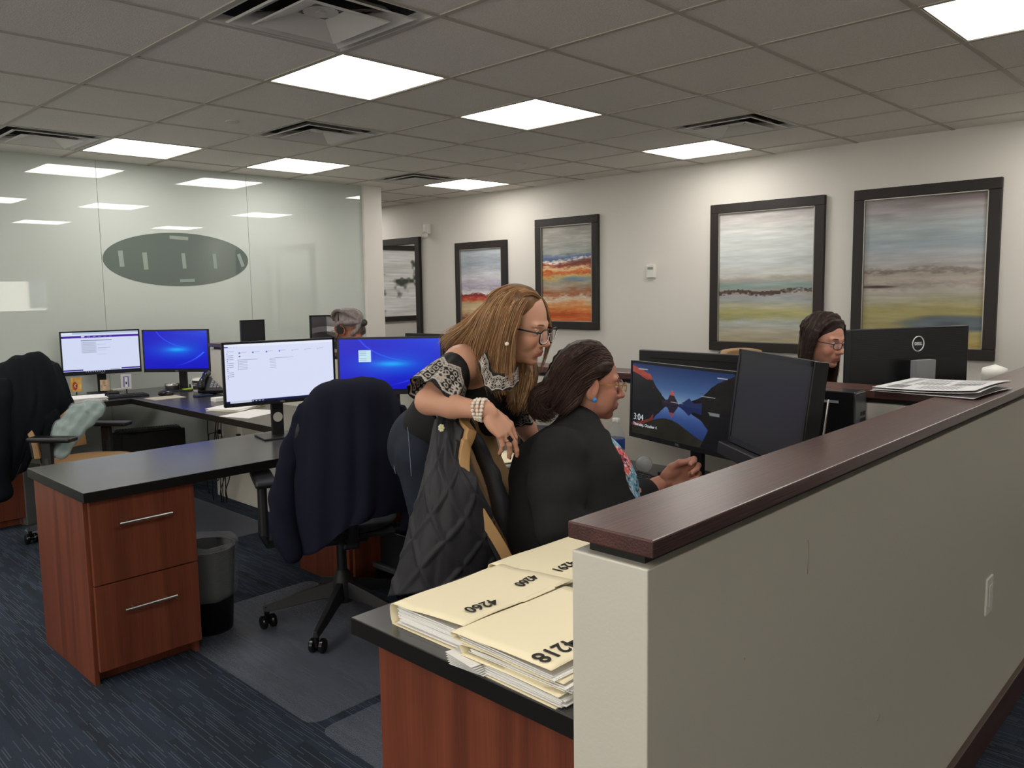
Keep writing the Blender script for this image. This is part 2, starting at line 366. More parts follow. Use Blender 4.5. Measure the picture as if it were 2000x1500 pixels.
struct(MB().box(1.3, 1.4, YG+.1, YE, 0, HC+.3).build('wall_corridor', WALL))
# half-height walls with dark stained caps
HW = mat('half_wall_paint', 'c9c4b8', .5, bump=.08, bscale=160)
struct(MB().box(-1.145, X1, -2.258, -2.125, 0, 1.067).build('wall_half_near', HW, bevel=.002))
struct(MB().box(.66, .80, -2.125, 2.64, 0, 1.067).build('wall_half_middle', HW, bevel=.002))
BREV = mat('black_reveal', '0c0a09', .6)
struct(MB().box(-1.125, X1, -2.24, -2.143, 1.067, 1.084).build('trim_2', BREV))
struct(MB().box(.68, .78, -2.143, 2.62, 1.067, 1.084).build('trim_3', BREV))
b = MB().box(-1.145, X1, -2.266, -2.117, 1.084, 1.110)
struct(b.build('trim_4', CAPW, bevel=.0025))
struct(MB().box(.652, .808, -2.117, 2.65, 1.084, 1.110).build('trim_5', CAPW2, bevel=.0025))
struct(MB().box(-1.145, X1, -2.274, -2.258, 0, .1).build('baseboard_near', CAPW, bevel=.002))
struct(MB().box(X1-.014, X1, -2.258, YE, 0, .1).build('baseboard_right', CAPW2, bevel=.002))
# scuffs on the half wall: dents with a shape of their own
b = MB(); b.tube([(-.62,-2.2585,.985),(-.617,-2.2585,.955),(-.618,-2.2585,.92)], .0005, n=4)
b.sph((-.86,-2.258,.84), .0018, n=5); pass
b.tube([(-.35,-2.2585,.36),(-.31,-2.2585,.40)], .0006, n=4); b.tube([(-.22,-2.2585,.47),(-.205,-2.2585,.48)], .0008, n=4)
struct(b.build('trim_6', mat('scuff','9d9688',.8)))
# ceiling lights
PANEL = D.materials.new('lit_panel'); PANEL.use_nodes = True; pb = PANEL.node_tree.nodes['Principled BSDF']
pb.inputs['Base Color'].default_value = lin('ffffff'); pb.inputs['Emission Color'].default_value = (1,.965,.91,1); pb.inputs['Emission Strength'].default_value = LAMP
first = None; LROW = {4:'in the row beside the frosted glass wall',0:'in the middle row',-4:'in the row over the near half wall',-8:'in the row by the back wall',8:'over the corridor'}
LPOS = {(3,8):'unseen ceiling panel added behind the frosted glass wall to brighten the mirrored painting',(0,4):'lit square ceiling panel over the empty hoodie chair beside the frosted glass wall',(2,4):'lit square ceiling panel beside the glass wall, above the dark portrait monitor',
 (5,4):'small distant lit ceiling panel beyond the end of the glass wall',(0,0):'largest lit square ceiling panel, just past the nearest air diffuser',(2,0):'lit square ceiling panel above the woman leaning over',
 (5,0):'lit ceiling panel close to the wall of paintings, touching the air diffuser there',(2,-4):'lit ceiling panel cut by the corner of the frame, over the near half wall'}
for (u,v) in LIGHTS:
    lab = LPOS.get((u,v), 'lit ceiling panel %s, %s from the painting wall' % (LROW[v], {-5:'fifth',-3:'fourth',0:'third',2:'second',3:'second',5:'nearest'}[u]))
    if first is None:
        t = thing('ceiling_light', lab, 'ceiling light', ((u+.5)*G,(v+.5)*G,HC), 0, 'square ceiling light panels')
        c = .305; w = .019; b = MB()
        for sx in (-1,1): b.box(min(sx*c,sx*(c-w)),max(sx*c,sx*(c-w)),-c,c,-.002,.02); b.box(-c+w,c-w,min(sx*c,sx*(c-w)),max(sx*c,sx*(c-w)),-.002,.02)
        b.build('frame', TBAR, t); b = MB().box(-c+w,c-w,-c+w,c-w,.002,.016); b.build('diffuser', PANEL, t); first = t; continue
    r = first.copy(); COL.objects.link(r); r.location = ((u+.5)*G,(v+.5)*G,HC); r['label'] = lab
    for ch in list(first.children): q = ch.copy(); COL.objects.link(q); q.parent = r
# square air diffusers
VL = {(-1,-1):'large square air diffuser at the top of the ceiling, nearest one',(1,2):'square air diffuser in the mid ceiling, between the round cover plate and the lit panels',(4,-1):'square air diffuser close to the wall of paintings',
 (4,4):'far square air diffuser near the end of the glass wall',(-1,4):'square air diffuser hard against the frosted glass wall'}
def ringsq(b, r0, z0, r1, z1):
    for k in range(4):
        M = Matrix.Rotation(k*PI/2, 4, 'Z'); q = bmesh.new()
        q.faces.new([q.verts.new(p) for p in ((r0,-r0,z0),(r0,r0,z0),(r1,r1,z1),(r1,-r1,z1))]); b._merge(q, 0, M)
for (u,v) in VENTS:
    t = thing('air_diffuser', VL[(u,v)], 'air vent', ((u+.5)*G,(v+.5)*G,HC), 0, 'square air diffusers')
    b = MB(); ringsq(b, .305, -.003, .285, -.003); ringsq(b, .285, -.003, .262, .022); b.build('frame', DIFF, t)
    b = MB(); ringsq(b, .262, .022, .13, .12); ringsq(b, .13, .12, .13, .2); b.box(-.14,.14,-.14,.14,.2,.205); b.build('duct', DARKV, t)
    b = MB(); ringsq(b, .246, -.010, .238, -.014); ringsq(b, .238, -.014, .185, .012); ringsq(b,.185,.012,.165,.034); b.build('outer_cone', DIFF, t)
    b = MB(); ringsq(b, .180, -.018, .173, -.021); ringsq(b, .173, -.021, .06, .02); b.cyl((0,0,.018),(0,0,.022),.064,n=24); b.cyl((0,0,.012),(0,0,.02),.02,n=16); b.build('inner_cone', DIFF, t)
    b = MB()
    for a in range(4): M = Matrix.Rotation(a*PI/2+.78,4,'Z'); b.box(.05,.24,-.008,.008,.02,.024,M=M)
    b.build('bracket', mat('vent_bracket','6f6b66',.5), t)
for (x,y,l) in (((.53*G),2.51*G,'round white cover plate on the ceiling nearer the glass wall'),(4.58*G,2.52*G,'round cover plate on the ceiling farther from the glass wall')):
    o = MB().lathe([(0,-.006),(.036,-.006),(.04,-.003),(.04,.002)], n=28).build('sprinkler_cover', mat('cover_plate','c7c2b8',.5), None, True, (x,y,HC-.001)); tag(o, l, 'ceiling cover plate', 'sprinkler covers')
# smoky oval decal on the glass with strips of tape behind it
ov = thing('oval_decal', 'dark grey-green oval decal on the frosted glass wall with bits of tape', 'decal', (.823,YG-.001,1.735))
OM = D.materials.new('oval_glass'); OM.use_nodes = True; ob = OM.node_tree.nodes['Principled BSDF']; ob.inputs['Base Color'].default_value = lin('59665f'); ob.inputs['Roughness'].default_value = .5; ob.inputs['Coat Weight'].default_value = 1; ob.inputs['Coat Roughness'].default_value = .004; ob.inputs['Coat IOR'].default_value = 1.9
b = MB(); b.poly([(.588*math.cos(a*PI/48), .207*math.sin(a*PI/48)) for a in range(96)], .0015, M=Matrix.Rotation(PI/2,4,'X')); b.build('oval_panel', OM, ov)
TP = mat('tape', '8d9b92', .5)
for (x,z,a,w,h) in ((-.455,-.0,-.06,.035,.12),(-.275,-.015,-.05,.035,.13),(.03,-.01,-.06,.03,.12),(.29,-.01,-.05,.03,.12),(.52,-.0,-.35,.03,.11),(.0,.168,.05,.15,.026),(.05,-.165,-.02,.12,.024)):
    M = Matrix.Translation((x,-.003,z)) @ Matrix.Rotation(a,4,'Y'); MB().box(-w/2,w/2,-.0003,.0003,-h/2,h/2,M=M).build('tape_strip', TP, ov)
# small wall fittings
t = thing('motion_sensor', 'small white motion sensor high on the wall above the framed mirror', 'sensor', (X1,4.0,2.1))
MB().box(-.05,0,-.04,.04,-.02,.09,bev=.008).build('housing', WHITEP, t, True); MB().sph((-.055,.0,-.035), .038).build('lens_dome', mat('sensor_dome','d8d6d0',.25), t, True)
t = thing('thermostat', 'small white thermostat on the wall between the paintings', 'thermostat', (X1,1.09,1.588))
MB().box(-.028,0,-.042,.042,-.055,.055,bev=.005).build('housing', WHITEP, t); MB().box(-.0295,-.028,-.028,.028,.015,.037).build('display', mat('lcd_grey','8b918a',.3), t)
t = thing('wall_outlet', 'white wall outlet on the outer face of the near half wall', 'outlet', (.71,-2.258,.497))
MB().box(-.036,.036,-.007,0,-.058,.058,bev=.003).build('cover_plate', WHITEP, t); MB().box(-.017,.017,-.010,-.007,-.034,.034,bev=.002).build('switch', WHITEP, t)
for y, l in ((2.531,'dark outlet with plugs under the far black desk'),(2.253,'small outlet under the black desk, nearer the white page monitor')):
    t = thing('desk_outlet', l, 'outlet', (.66,y,.50)); MB().box(-.007,0,-.036,.036,-.055,.055,bev=.002).build('cover_plate', WHITEP, t)
    MB().box(-.03,-.006,-.014,.014,-.035,-.005,bev=.003).build('plug', BLKRUB, t)
    MB().tube([(-.03,0,-.02),(-.08,.03,-.03),(-.10,.06,-.2),(-.08,.1,-.42),(-.04,.16,-.49)], .004).build('cord', BLKRUB, t)

# ---------------------------------------------------------------- paintings
def nz2(u, v, su, sv, seed): return vnoise(np.stack([u*su, v*sv, np.zeros_like(u)+seed*1.7],-1), 1, seed)
def painter(stops, seed, amp=.03, streak=.05, extra=None):
    ps = np.array([s[0] for s in stops]); cs = np.array([s[1] for s in stops], float)/255
    def f(u, v):
        vv = v+amp*.8*nz2(u,v,2.5,5,seed)+amp*.8*nz2(u,v,6,26,seed+1)+amp*.7*nz2(u,v,16,70,seed+2)+amp*.4*nz2(u,v,40,150,seed+6)
        c = np.stack([np.interp(vv, ps, cs[:,i]) for i in range(3)],-1)
        c = c*1.04+streak*(1.3*nz2(u,v,3,45,seed+3)+.9*nz2(u,v,9,120,seed+4)+.8*nz2(u,v,2,9,seed+5))[...,None]
        if extra: c = extra(u,v,c)
        return c
    return f
def ex5(u,v,c):
    w = np.clip(1.4-((v-.16)/.055)**2-((u-.75)/.42)**2+.5*nz2(u,v,6,30,9),0,1)[...,None]; c = c*(1-w)+w*(np.array([98,108,115])/255+.08*nz2(u,v,5,60,3)[...,None])
    w = (np.clip((v-.90)*12*np.clip(u-.1,0,1)+.5*nz2(u,v,4,40,12),0,1)*(v>.86))[...,None]*.7; c = c*(1-w)+w*np.array([98,84,84])/255
    w = np.clip(1-((v-.405)/.012)**2-((u-.12)/.2)**2,0,1)[...,None]; return c*(1-w)+w*np.array([60,45,42])/255
def ex4(u,v,c):
    w = np.clip(1.3-((v-(.375+.018*u+.01*np.sin(u*9)))/.017)**2+1.0*nz2(u,v,14,60,5)+1.1*nz2(u,v,45,110,8),0,1)[...,None]*.85; c = c*(1-w)+w*np.array([62,46,42])/255
    w = np.clip(1-((v-.43)/.03)**2+nz2(u,v,3,20,15),0,1)[...,None]*.2; return c*(1-w)+w*np.array([90,145,140])/255
def ex3(u,v,c):
    w = np.clip(1.2-((v-(.57+.06*u))/.035)**2-((u-.85)/.5)**2+.8*nz2(u,v,8,30,6),0,1)[...,None]*.8; c = c*(1-w)+w*np.array([110,52,44])/255
    w = np.clip(1-((v-.445)/.03)**2-((u-.8)/.4)**2+.6*nz2(u,v,6,40,7),0,1)[...,None]*.7; return c*(1-w)+w*np.array([90,130,170])/255
def exR(u,v,c):
    n = nz2(u,v,7,7,21)+.6*nz2(u,v,16,20,22); w = np.clip(n*1.6-.4-1.6*np.abs(v-.5+.3*(u-.5)),0,1)[...,None]
    c = c*(1-w)+w*np.array([70,78,68])/255; w = np.clip(nz2(u,v,10,10,25)*2-1.1-2*np.abs(v-.58),0,1)[...,None]; return c*(1-w)+w*np.array([150,125,80])/255
P5 = painter([(0,(160,138,78)),(.06,(168,152,98)),(.15,(150,140,95)),(.25,(158,149,98)),(.31,(168,162,138)),(.38,(172,167,158)),(.415,(150,138,128)),(.45,(168,158,148)),(.485,(160,150,140)),(.505,(120,112,104)),(.53,(165,160,156)),(.6,(172,174,176)),(.68,(158,170,176)),(.8,(166,174,176)),(.9,(166,160,160)),(1,(150,140,140))], 5, .02, .035, ex5)
P4 = painter([(0,(160,148,122)),(.08,(172,166,148)),(.14,(166,172,168)),(.19,(160,155,108)),(.225,(170,165,112)),(.28,(174,170,146)),(.33,(150,156,158)),(.39,(160,150,142)),(.43,(140,156,150)),(.48,(166,156,146)),(.505,(190,190,184)),(.6,(196,202,200)),(.8,(208,211,208)),(.93,(198,194,190)),(1,(178,172,170))], 14, .016, .035, ex4)
P3 = painter([(0,(196,104,48)),(.07,(186,88,40)),(.12,(204,120,60)),(.19,(214,160,112)),(.24,(206,190,168)),(.29,(160,100,66)),(.36,(158,136,116)),(.43,(164,158,140)),(.47,(196,170,110)),(.51,(200,96,44)),(.55,(228,196,150)),(.6,(150,66,46)),(.635,(232,222,210)),(.66,(92,110,150)),(.72,(150,156,150)),(.85,(172,170,162)),(1,(150,146,138))], 23, .03, .05, ex3)
P2 = painter([(0,(70,112,156)),(.08,(160,158,150)),(.14,(190,160,128)),(.2,(132,80,66)),(.26,(206,176,134)),(.36,(186,166,130)),(.40,(200,110,70)),(.44,(170,62,50)),(.465,(120,44,44)),(.49,(226,222,220)),(.56,(168,160,178)),(.68,(196,196,200)),(.8,(158,166,176)),(1,(176,182,188))], 33, .025, .04)
PR = painter([(0,(228,228,228)),(.5,(214,214,210)),(1,(236,238,238))], 41, .05, .05, exR)
FR = wood_mat('espresso_frame', '261e1b', '1a1413', .6); SIL = mat('silver_lip', 'a9a59b', .35, metal=.8)
CANV = mat('painted_canvas', 'ffffff', .55, vcol=True, bump=.15, bscale=300)
def picture(name, label, cat, M, w, h, fn, fw=.072, canvas='canvas', group=None):
    """frame in local x (to the right) / z, front at -y; M places it"""
    t = thing(name, label, cat, group=group); t.matrix_world = M
    b = MB()
    for (a0,a1,c0,c1) in ((-w/2,w/2,h/2-fw,h/2),(-w/2,w/2,-h/2,-h/2+fw),(-w/2,-w/2+fw,-h/2+fw,h/2-fw),(w/2-fw,w/2,-h/2+fw,h/2-fw)): b.box(a0,a1,-.035,0,c0,c1)
    b.build('frame', FR, t, bevel=.004); iw, ih = w/2-fw, h/2-fw; b = MB(); s = .006
    for (a0,a1,c0,c1) in ((-iw,iw,ih-s,ih),(-iw,iw,-ih,-ih+s),(-iw,-iw+s,-ih,ih),(iw-s,iw,-ih,ih)): b.box(a0,a1,-.031,-.005,c0,c1)
    b.build('inner_lip', SIL, t)
    n, mm = 330, 240; V_, U_ = np.meshgrid(np.linspace(0,1,n), np.linspace(0,1,mm), indexing='ij')
    P = np.stack([(U_-.5)*2*(iw-s), np.full_like(U_,-.014), (V_-.5)*2*(ih-s)],-1); V, F = gridmesh(P)
    gmesh(canvas, V, F, CANV, t, True, lina(fn(U_,V_)).reshape(-1,3)); return t
def onwall(y, z): return Matrix.Translation((X1-.001,y,z)) @ Matrix.Rotation(-PI/2,4,'Z')
picture('framed_painting','framed abstract seascape with slate blue patch, behind the monitor with a round badge','painting',onwall(-1.066,1.522),.912,1.17,P5)
picture('framed_painting','framed pale abstract painting with a dark jagged shoreline, behind the woman with long dark hair','painting',onwall(.057,1.516),.922,1.168,P4)
picture('framed_painting','framed rust orange and blue abstract painting beside the thermostat','painting',onwall(2.027,1.594),.76,1.05,P3)
picture('framed_painting','framed abstract painting with a thin red band, partly hidden by the blonde woman','painting',onwall(3.173,1.43),.754,1.05,P2)
picture('framed_painting','framed white and grey splattered abstract painting, seen in the tall mirror','painting',Matrix.Translation((2.33,YE-.001,1.57)),1.2,1.1,PR,.07)
mt_ = thing('framed_mirror','tall black framed mirror at the end of the glass wall','mirror'); mt_.matrix_world = onwall(4.56,1.16)
b = MB(); w, h, fw = .86, 1.8, .075
for (a0,a1,c0,c1) in ((-w/2,w/2,h/2-fw,h/2),(-w/2,w/2,-h/2,-h/2+fw),(-w/2,-w/2+fw,-h/2+fw,h/2-fw),(w/2-fw,w/2,-h/2+fw,h/2-fw)): b.box(a0,a1,-.04,0,c0,c1)
b.build('frame', FR, mt_, bevel=.004); MB().box(-w/2+fw-.005,w/2-fw+.005,-.012,-.008,-h/2+fw-.005,h/2-fw+.005).build('mirror_glass', mat('mirror','f0f0f0',.01,metal=1), mt_)
# ---------------------------------------------------------------- worktops and cabinets
def worktop(label, pts, name='worktop'):
    b = MB().poly(pts, .038, M=Matrix.Translation((0,0,.714))); o = b.build(name, TOPM, None, bevel=.002); o.data.materials.append(EDGE)
    for f in o.data.polygons:
        if abs(f.normal.z) < .5: f.material_index = 1
    return tag(o, label, 'worktop')
worktop('black laminate worktop carrying the manila folders, running behind the seated woman', [(-1.075,-2.123),(.658,-2.123),(.658,.16),(.16,.16),(.16,-1.452),(-1.075,-1.452)])
worktop('black laminate worktop with its free end over two cherry drawers, running to the glass wall', [(-1.066,.183),(.658,.183),(.658,YG-.05),(-1.2,YG-.05),(-1.2,2.79),(.14,2.79),(.14,.83),(-1.066,.83)])
def handle(par, x0, x1, y, z, dy):
    b = MB().cyl((x0,y,z),(x1,y,z),.0055,n=12)
    for x in (x0+.035,x1-.035): b.cyl((x,y,z),(x,y-dy,z),.004,n=8)
    return b.build('handle', STEEL, par, True, sharp=40)
def cabinet(label, x0, x1, yf, yb, facing, x=0):
    """facing -1: drawers towards -y (yf<yb), +1: towards +y"""
    t = thing('drawer_cabinet', label, 'drawer cabinet', ((x0+x1)/2,(yf+yb)/2,0)); cx, cy = t.location.x, t.location.y; s = facing
    b = MB(); a, c = sorted((yf-s*.03-cy, yb-cy)); b.box(x0-cx, x0-cx+.018, a, c, 0, .712); b.box(x1-cx-.018, x1-cx, a, c, 0, .712)
    b.box(x0-cx+.018,x1-cx-.018,a,c,.055,.075); b.box(x0-cx+.018,x1-cx-.018,a,c,.69,.712)
    yb_ = yb-cy; b.box(x0-cx+.018,x1-cx-.018,min(yb_,yb_+s*.01),max(yb_,yb_+s*.01),.075,.69); b.build('carcass', CHERRY, t, bevel=.001)
    k = yf-s*.07-cy; MB().box(x0-cx+.018,x1-cx-.018,min(k,k-s*.016),max(k,k-s*.016),0,.055).build('toe_kick', CHERRY, t)
    for z0, z1, hz in ((.39,.708,.614),(.057,.385,.28)):
        y_ = yf-cy; d = MB().box(x0-cx+.012, x1-cx-.002, min(y_,y_-s*.02), max(y_,y_-s*.02), z0, z1).build('drawer', CHERRY, t, bevel=.001)
        xm = 0; handle(d, xm-.1, xm+.1, y_+s*.03, hz, s*.03)
    return t
cabinet('cherry two drawer cabinet with long steel handles under the free end of the worktop', -1.052, -.640, .212, .80, -1)
cabinet('cherry cabinet with a plain end panel under the folders, against the near half wall', -1.035, -.62, -1.48, -2.115, 1)
cabinet('cherry cabinet under the worktop behind the chair with the navy jacket', .19, .62, .32, .80, -1)
cabinet('cherry cabinet under the far worktop, behind the chair with the black hoodie', -1.05, -.55, 2.83, 3.32, -1)
# ---------------------------------------------------------------- monitors
SCR = mat('lit_screen', 'ffffff', .25, vcol=True, emit=.62, spec=.3)
for n_ in [SCR]: n_.node_tree.nodes['Principled BSDF'].inputs['Base Color'].default_value = (.01,.01,.01,1)
lk = [l for l in SCR.node_tree.links if l.to_socket.name == 'Base Color'][0]; SCR.node_tree.links.remove(lk)
def scr_page(u, v):
    c = np.zeros(u.shape+(3,))+np.array([205,214,238])/255
    def r(u0,u1,v0,v1,col): c[(u>=u0)&(u<=u1)&(v>=v0)&(v<=v1)] = np.array(col)/255
    r(0,1,.955,1,(170,190,215)); r(0,.14,.965,1,(225,235,250)); r(0,1,.915,.94,(210,220,235)); r(0,1,.865,.915,(66,30,150))
    for k in range(5): r(.33+k*.07,.365+k*.07,.885,.892,(190,180,230))
    r(.25,.29,.88,.9,(240,235,250)); r(.245,.645,.79,.80,(70,80,110)); r(.245,.44,.48,.77,(190,198,222))
    for k in range(7): r(.26,.42,.74-k*.04,.745-k*.04,(150,158,185)); r(.45,.57,.74-k*.05,.744-k*.05,(170,178,200))
    r(.46,.62,.6,.61,(110,115,140)); r(0,.25,.05,.085,(60,30,140)); r(.75,1,.05,.085,(60,30,140)); r(.6,.73,.045,.055,(120,125,150)); r(0,1,0,.035,(10,12,40))
    for k in range(9): r(.28+k*.03,.29+k*.03,.01,.022,(200,205,220))
    return c
def scr_blue(u, v):
    c = np.zeros(u.shape+(3,)); g = np.exp(-(((u-.52)/.42)**2+((v-.5)/.22)**2)); g2 = np.exp(-(((u-.52)/.16)**2+((v-.52)/.05)**2)); t = np.clip(v-.55,0,1)*np.clip(u-.2,0,1)
    c[...,0] = .06+.0*g; c[...,1] = .06+.28*g+.3*g2+.55*t; c[...,2] = .74+.12*g+.1*g2+.3*t
    for (a,b0,k,w) in ((.95,-.05,1.1,.012),(.35,.78,-.5,.006)):
        d = np.abs(np.hypot(u-.35, (v-.9)*.8)-.72)-0; 
    e = np.exp(-((np.hypot((u-.3),(v-1.02)*.85)-.80)/.012)**2)*np.clip((u-.45)*2,0,1)*(v<.45); e2 = np.exp(-((np.hypot((u-.78),(v-1.25)*.9)-.62)/.009)**2)*np.clip((.75-u)*2,0,1)*(v>.5)
    c += (.35*e+.22*e2)[...,None]*np.array([.5,.9,1]); c[v<.028] = np.array([8,10,40])/255
    return c
def scr_blue_menu(u, v):
    c = scr_blue(u, v); m = (u>.19)&(u<.315)&(v>.56)&(v<.79); c[m] = np.array([190,222,236])/255
    for k in range(6): c[(u>.2)&(u<.27)&(np.abs(v-.76+k*.033)<.003)] = np.array([110,130,150])/255
    return c
def scr_files(u, v):
    c = np.zeros(u.shape+(3,))+np.array([212,218,242])/255
    def r(u0,u1,v0,v1,col): c[(u>=u0)&(u<=u1)&(v>=v0)&(v<=v1)] = np.array(col)/255
    r(0,1,.955,1,(225,230,246)); r(0,.035,.945,.963,(30,60,170)); r(.02,.085,.873,.885,(150,160,190))
    for k in range(4): r(.03+k*.025,.04+k*.025,.948,.955,(160,170,195))
    for k in range(14): r(.03,.075,.84-k*.032,.845-k*.032,(120,126,150)); r(.022,.028,.838-k*.032,.848-k*.032,(60,90,160) if k%3 else (80,80,90))
    for k in range(7): r(.125+k*.12,.14+k*.12,.838,.862,(90,120,190) if k<4 else (190,198,215)); r(.145+k*.12,.19+k*.12,.855,.861,(160,168,192))
    r(.125,.14,.78,.80,(70,80,110)); r(.11,.29,.728,.734,(140,148,172)); r(.4,.62,.728,.733,(150,158,182))
    for k in range(6): r(.125,.2,.7-k*.026,.706-k*.026,(150,158,182)); r(.4,.455,.7-k*.026,.705-k*.026,(165,172,192)); r(.118,.121,.56,.72,(140,148,172))
    r(0,1,0,.035,(190,198,222)); r(0,.03,0,.035,(10,20,70)); r(.22,1,0,.035,(12,20,66))
    for k in range(4): r(.225+k*.03,.238+k*.03,.01,.025,(180,190,225))
    return c
def scr_lake(u, v):
    n = nz2(u,v,9,9,51)*.5+nz2(u,v,30,30,52)*.3; hz = .50
    vv = np.where(v>hz, v, hz+(hz-v)*1.05); refl = v<hz
    c = np.stack([np.interp(vv,[.5,.7,1],[q[0],q[1],q[2]]) for q in ((.46,.24,.10),(.56,.34,.17),(.66,.50,.33))],-1)
    lf = np.interp(u,[0,.08,.2,.26,.33,.40,1],[.97,.93,.86,.72,.60,.50,.3])+.015*n
    rt = np.interp(u,[0,.58,.63,.72,.8,.9,1],[.3,.50,.60,.66,.80,.90,.98])+.015*n
    pk = np.where((u>.33)&(u<.5), np.interp(u,[.33,.39,.43,.46,.5],[.53,.56,.70,.60,.51]), 0); pk2 = np.where((u>.48)&(u<.72), np.interp(u,[.48,.55,.60,.64,.72],[.5,.56,.62,.56,.58]), 0)
    dark = np.array([.10,.095,.09])+.03*n[...,None]
    c = np.where((vv<lf)[...,None], dark, c); c = np.where((vv<rt)[...,None], dark*.8, c); c = np.where((vv<pk2)[...,None], np.array([.12,.16,.30]), c); c = np.where((vv<pk)[...,None], np.array([.16,.13,.17]), c)
    top = (vv>lf-.09)&(vv<lf)&(u<.24)&(n>-.25); c[top] = (np.array([.52,.20,.14])+.1*n[...,None])[top]
    tp = (vv>.62)&(vv<pk)&(u>.41); c[tp] = (.66,.28,.24)
    c = np.where(refl[...,None], c*np.array([.75,.8,.95]), c)
    fg = v < .02+.27*np.exp(-((u-.38)/.3)**2)+.01*n; c[fg] = (np.array([.12,.115,.09])+.05*n[...,None])[fg]; c[(v<hz-.02)&(u>.86-(.5-v)*.3)] = (.04,.05,.07)
    for (a,b0,w) in ((.07,.93,.1),(.42,.53,.12),(.71,.67,.13),(.85,.93,.09),(.92,.1,.02)): c[(np.abs(v-b0)<.004)&(u>a)&(u<a+w)] = .6
    vi = (u>.66)&(u<.88)&(np.abs(v-.46)<.02)&(n>.12); c[vi] = (.4,.42,.42)
    return c*.98
def scr_reflection(u, v):  # grey arcs painted as reflections on a shiny dark screen
    c = np.zeros(u.shape+(3,))+.17+.07*nz2(u,v,3,3,61)[...,None]; d = np.hypot(u-.25,(v+.15)*.9); c[np.abs(d-.75)<.06] = .30; c[np.abs(d-.5)<.02] = .24
    c[(u>.3)&(v>.55-.6*(u-.3))&(v<1.0-.5*(u-.3))] *= 1.9; c *= np.array([1.02,.97,.95]); return c
def monitor(label, L, R_, ztop, h, desk=.752, screen=None, mt=None, logo=True, base=(.2,.17), tilt=0, bez=.010, chin=.018, th=.022, neck=.06, back=False, off=0, hole=False, grp=None, roll=0):
    L, R_ = np.array(L[:2]), np.array(R_[:2]); d = R_-L; w = float(np.hypot(*d)); rz = math.atan2(d[1],d[0]); c = (L+R_)/2; nrm = np.array([-math.sin(rz), math.cos(rz)])
    t = thing('computer_monitor', label, 'monitor', (c[0]+nrm[0]*.07,c[1]+nrm[1]*.07,desk), rz, group=grp); zc = ztop-h/2-desk
    T = Matrix.Translation((0,-.07,zc)) @ Matrix.Rotation(tilt,4,'X') @ Matrix.Rotation(roll,4,'Y')
    b = MB().box(-w/2,w/2,.0,th,-h/2,h/2,M=T,bev=.004)
    if not back: b.box(-w*.36,w*.36,th-.002,th+.022,-h*.34,h*.30,M=T,bev=.012)
    for (a0,a1,c0,c1) in ((-w/2,w/2,h/2-bez,h/2),(-w/2,w/2,-h/2,-h/2+chin),(-w/2,-w/2+bez,-h/2,h/2),(w/2-bez,w/2,-h/2,h/2)): b.box(a0,a1,-.0025,.001,c0,c1,M=T)
    hs = b.build('housing', BLK, t)
    n, mm = (150, 270) if screen else (2,2); V_, U_ = np.meshgrid(np.linspace(0,1,n), np.linspace(0,1,mm), indexing='ij')
    P = np.stack([(-w/2+bez)+(w-2*bez)*U_, np.full_like(U_,-.0006), (-h/2+chin)+(h-bez-chin)*V_],-1); V, F = gridmesh(P); V = V @ np.array(T.to_3x3()).T+np.array(T.translation)
    sc = gmesh('screen', V, F, mt or SCR, t, False, lina(screen(U_,V_)).reshape(-1,3) if screen else None)
    if logo: text('DELL', chin*.62, GREYP, hs, T @ Matrix.Translation((0,-.003,-h/2+chin*.5)) @ Matrix.Rotation(PI/2,4,'X'), 'logo')
    nb = MB(); nb.box(-neck/2,neck/2,.012,.032,0,zc-h*.5+.02,bev=.003); nb.box(-.045,.045,.0,.03,min(zc-.06,zc-h*.5),zc+.05)
    nk = nb.build('neck', (GREYP if back else BLK), t)
    if hole:
        nk.data.materials.clear(); nk.data.materials.append(BLK); MB().cyl((0,.011,(zc-h*.5)*.55),(0,.0105,(zc-h*.5)*.55),.024,n=28).build('cable_hole', mat('hole_see','bdb7ab',.6), t)
    MB().box(-base[0]/2,base[0]/2,-base[1]/2,base[1]/2,.0,.009,bev=.003).build('base', BLK, t)
    return t, T, w, h, th
OFFM = mat('switched_off_screen','2a2a2e',.34,spec=.35)
monitor('monitor showing a white web page with a purple banner, at the glass wall', (-.137,3.27), (.372,3.15), 1.214, .315, screen=scr_page)
monitor('monitor with plain blue wallpaper beside the web page monitor at the glass wall', (.382,3.13), (.70,2.735), 1.207, .314, screen=scr_blue)
monitor('monitor showing a white file list, on the worktop in front of the navy jacket chair', (-.268,.648), (.272,.528), 1.232, .305, screen=scr_files, hole=True)
monitor('monitor with blue wallpaper and a small pale menu, left of the leaning woman', (.262,.49), (.612,.10), 1.232, .285, screen=scr_blue_menu, base=(.18,.15))
t5,T5,w5,h5,_ = monitor('monitor showing a mountain lake lock screen facing the seated woman', (.580,-1.035), (.409,-1.574), 1.170, .300, screen=scr_lake, tilt=-.03)
WT = mat('screen_white_text','d5dbe4',.4,emit=.45)
text('3:04', .036, WT, t5, T5 @ Matrix.Translation((-w5/2+.024,-.0022,-h5/2+.082)) @ Matrix.Rotation(PI/2,4,'X'), 'clock_text', align='LEFT', bold=-.0006)
text('Thursday, October 4', .0165, WT, t5, T5 @ Matrix.Translation((-w5/2+.024,-.0022,-h5/2+.054)) @ Matrix.Rotation(PI/2,4,'X'), 'date_text', align='LEFT', bold=-.0002)
t6,T6,w6,h6,_ = monitor('switched-off thick framed monitor turned sideways to the lock screen monitor', (.345,-1.60), (.048,-1.965), 1.252, .30, mt=OFFM, logo=False, tilt=-.12, th=.045, bez=.014, base=(.17,.14))
MB().box(-w6/2,w6/2,-.035,.02,-h6/2-.045,-h6/2-.003,M=T6,bev=.004).build('sound_bar', BLK, t6)
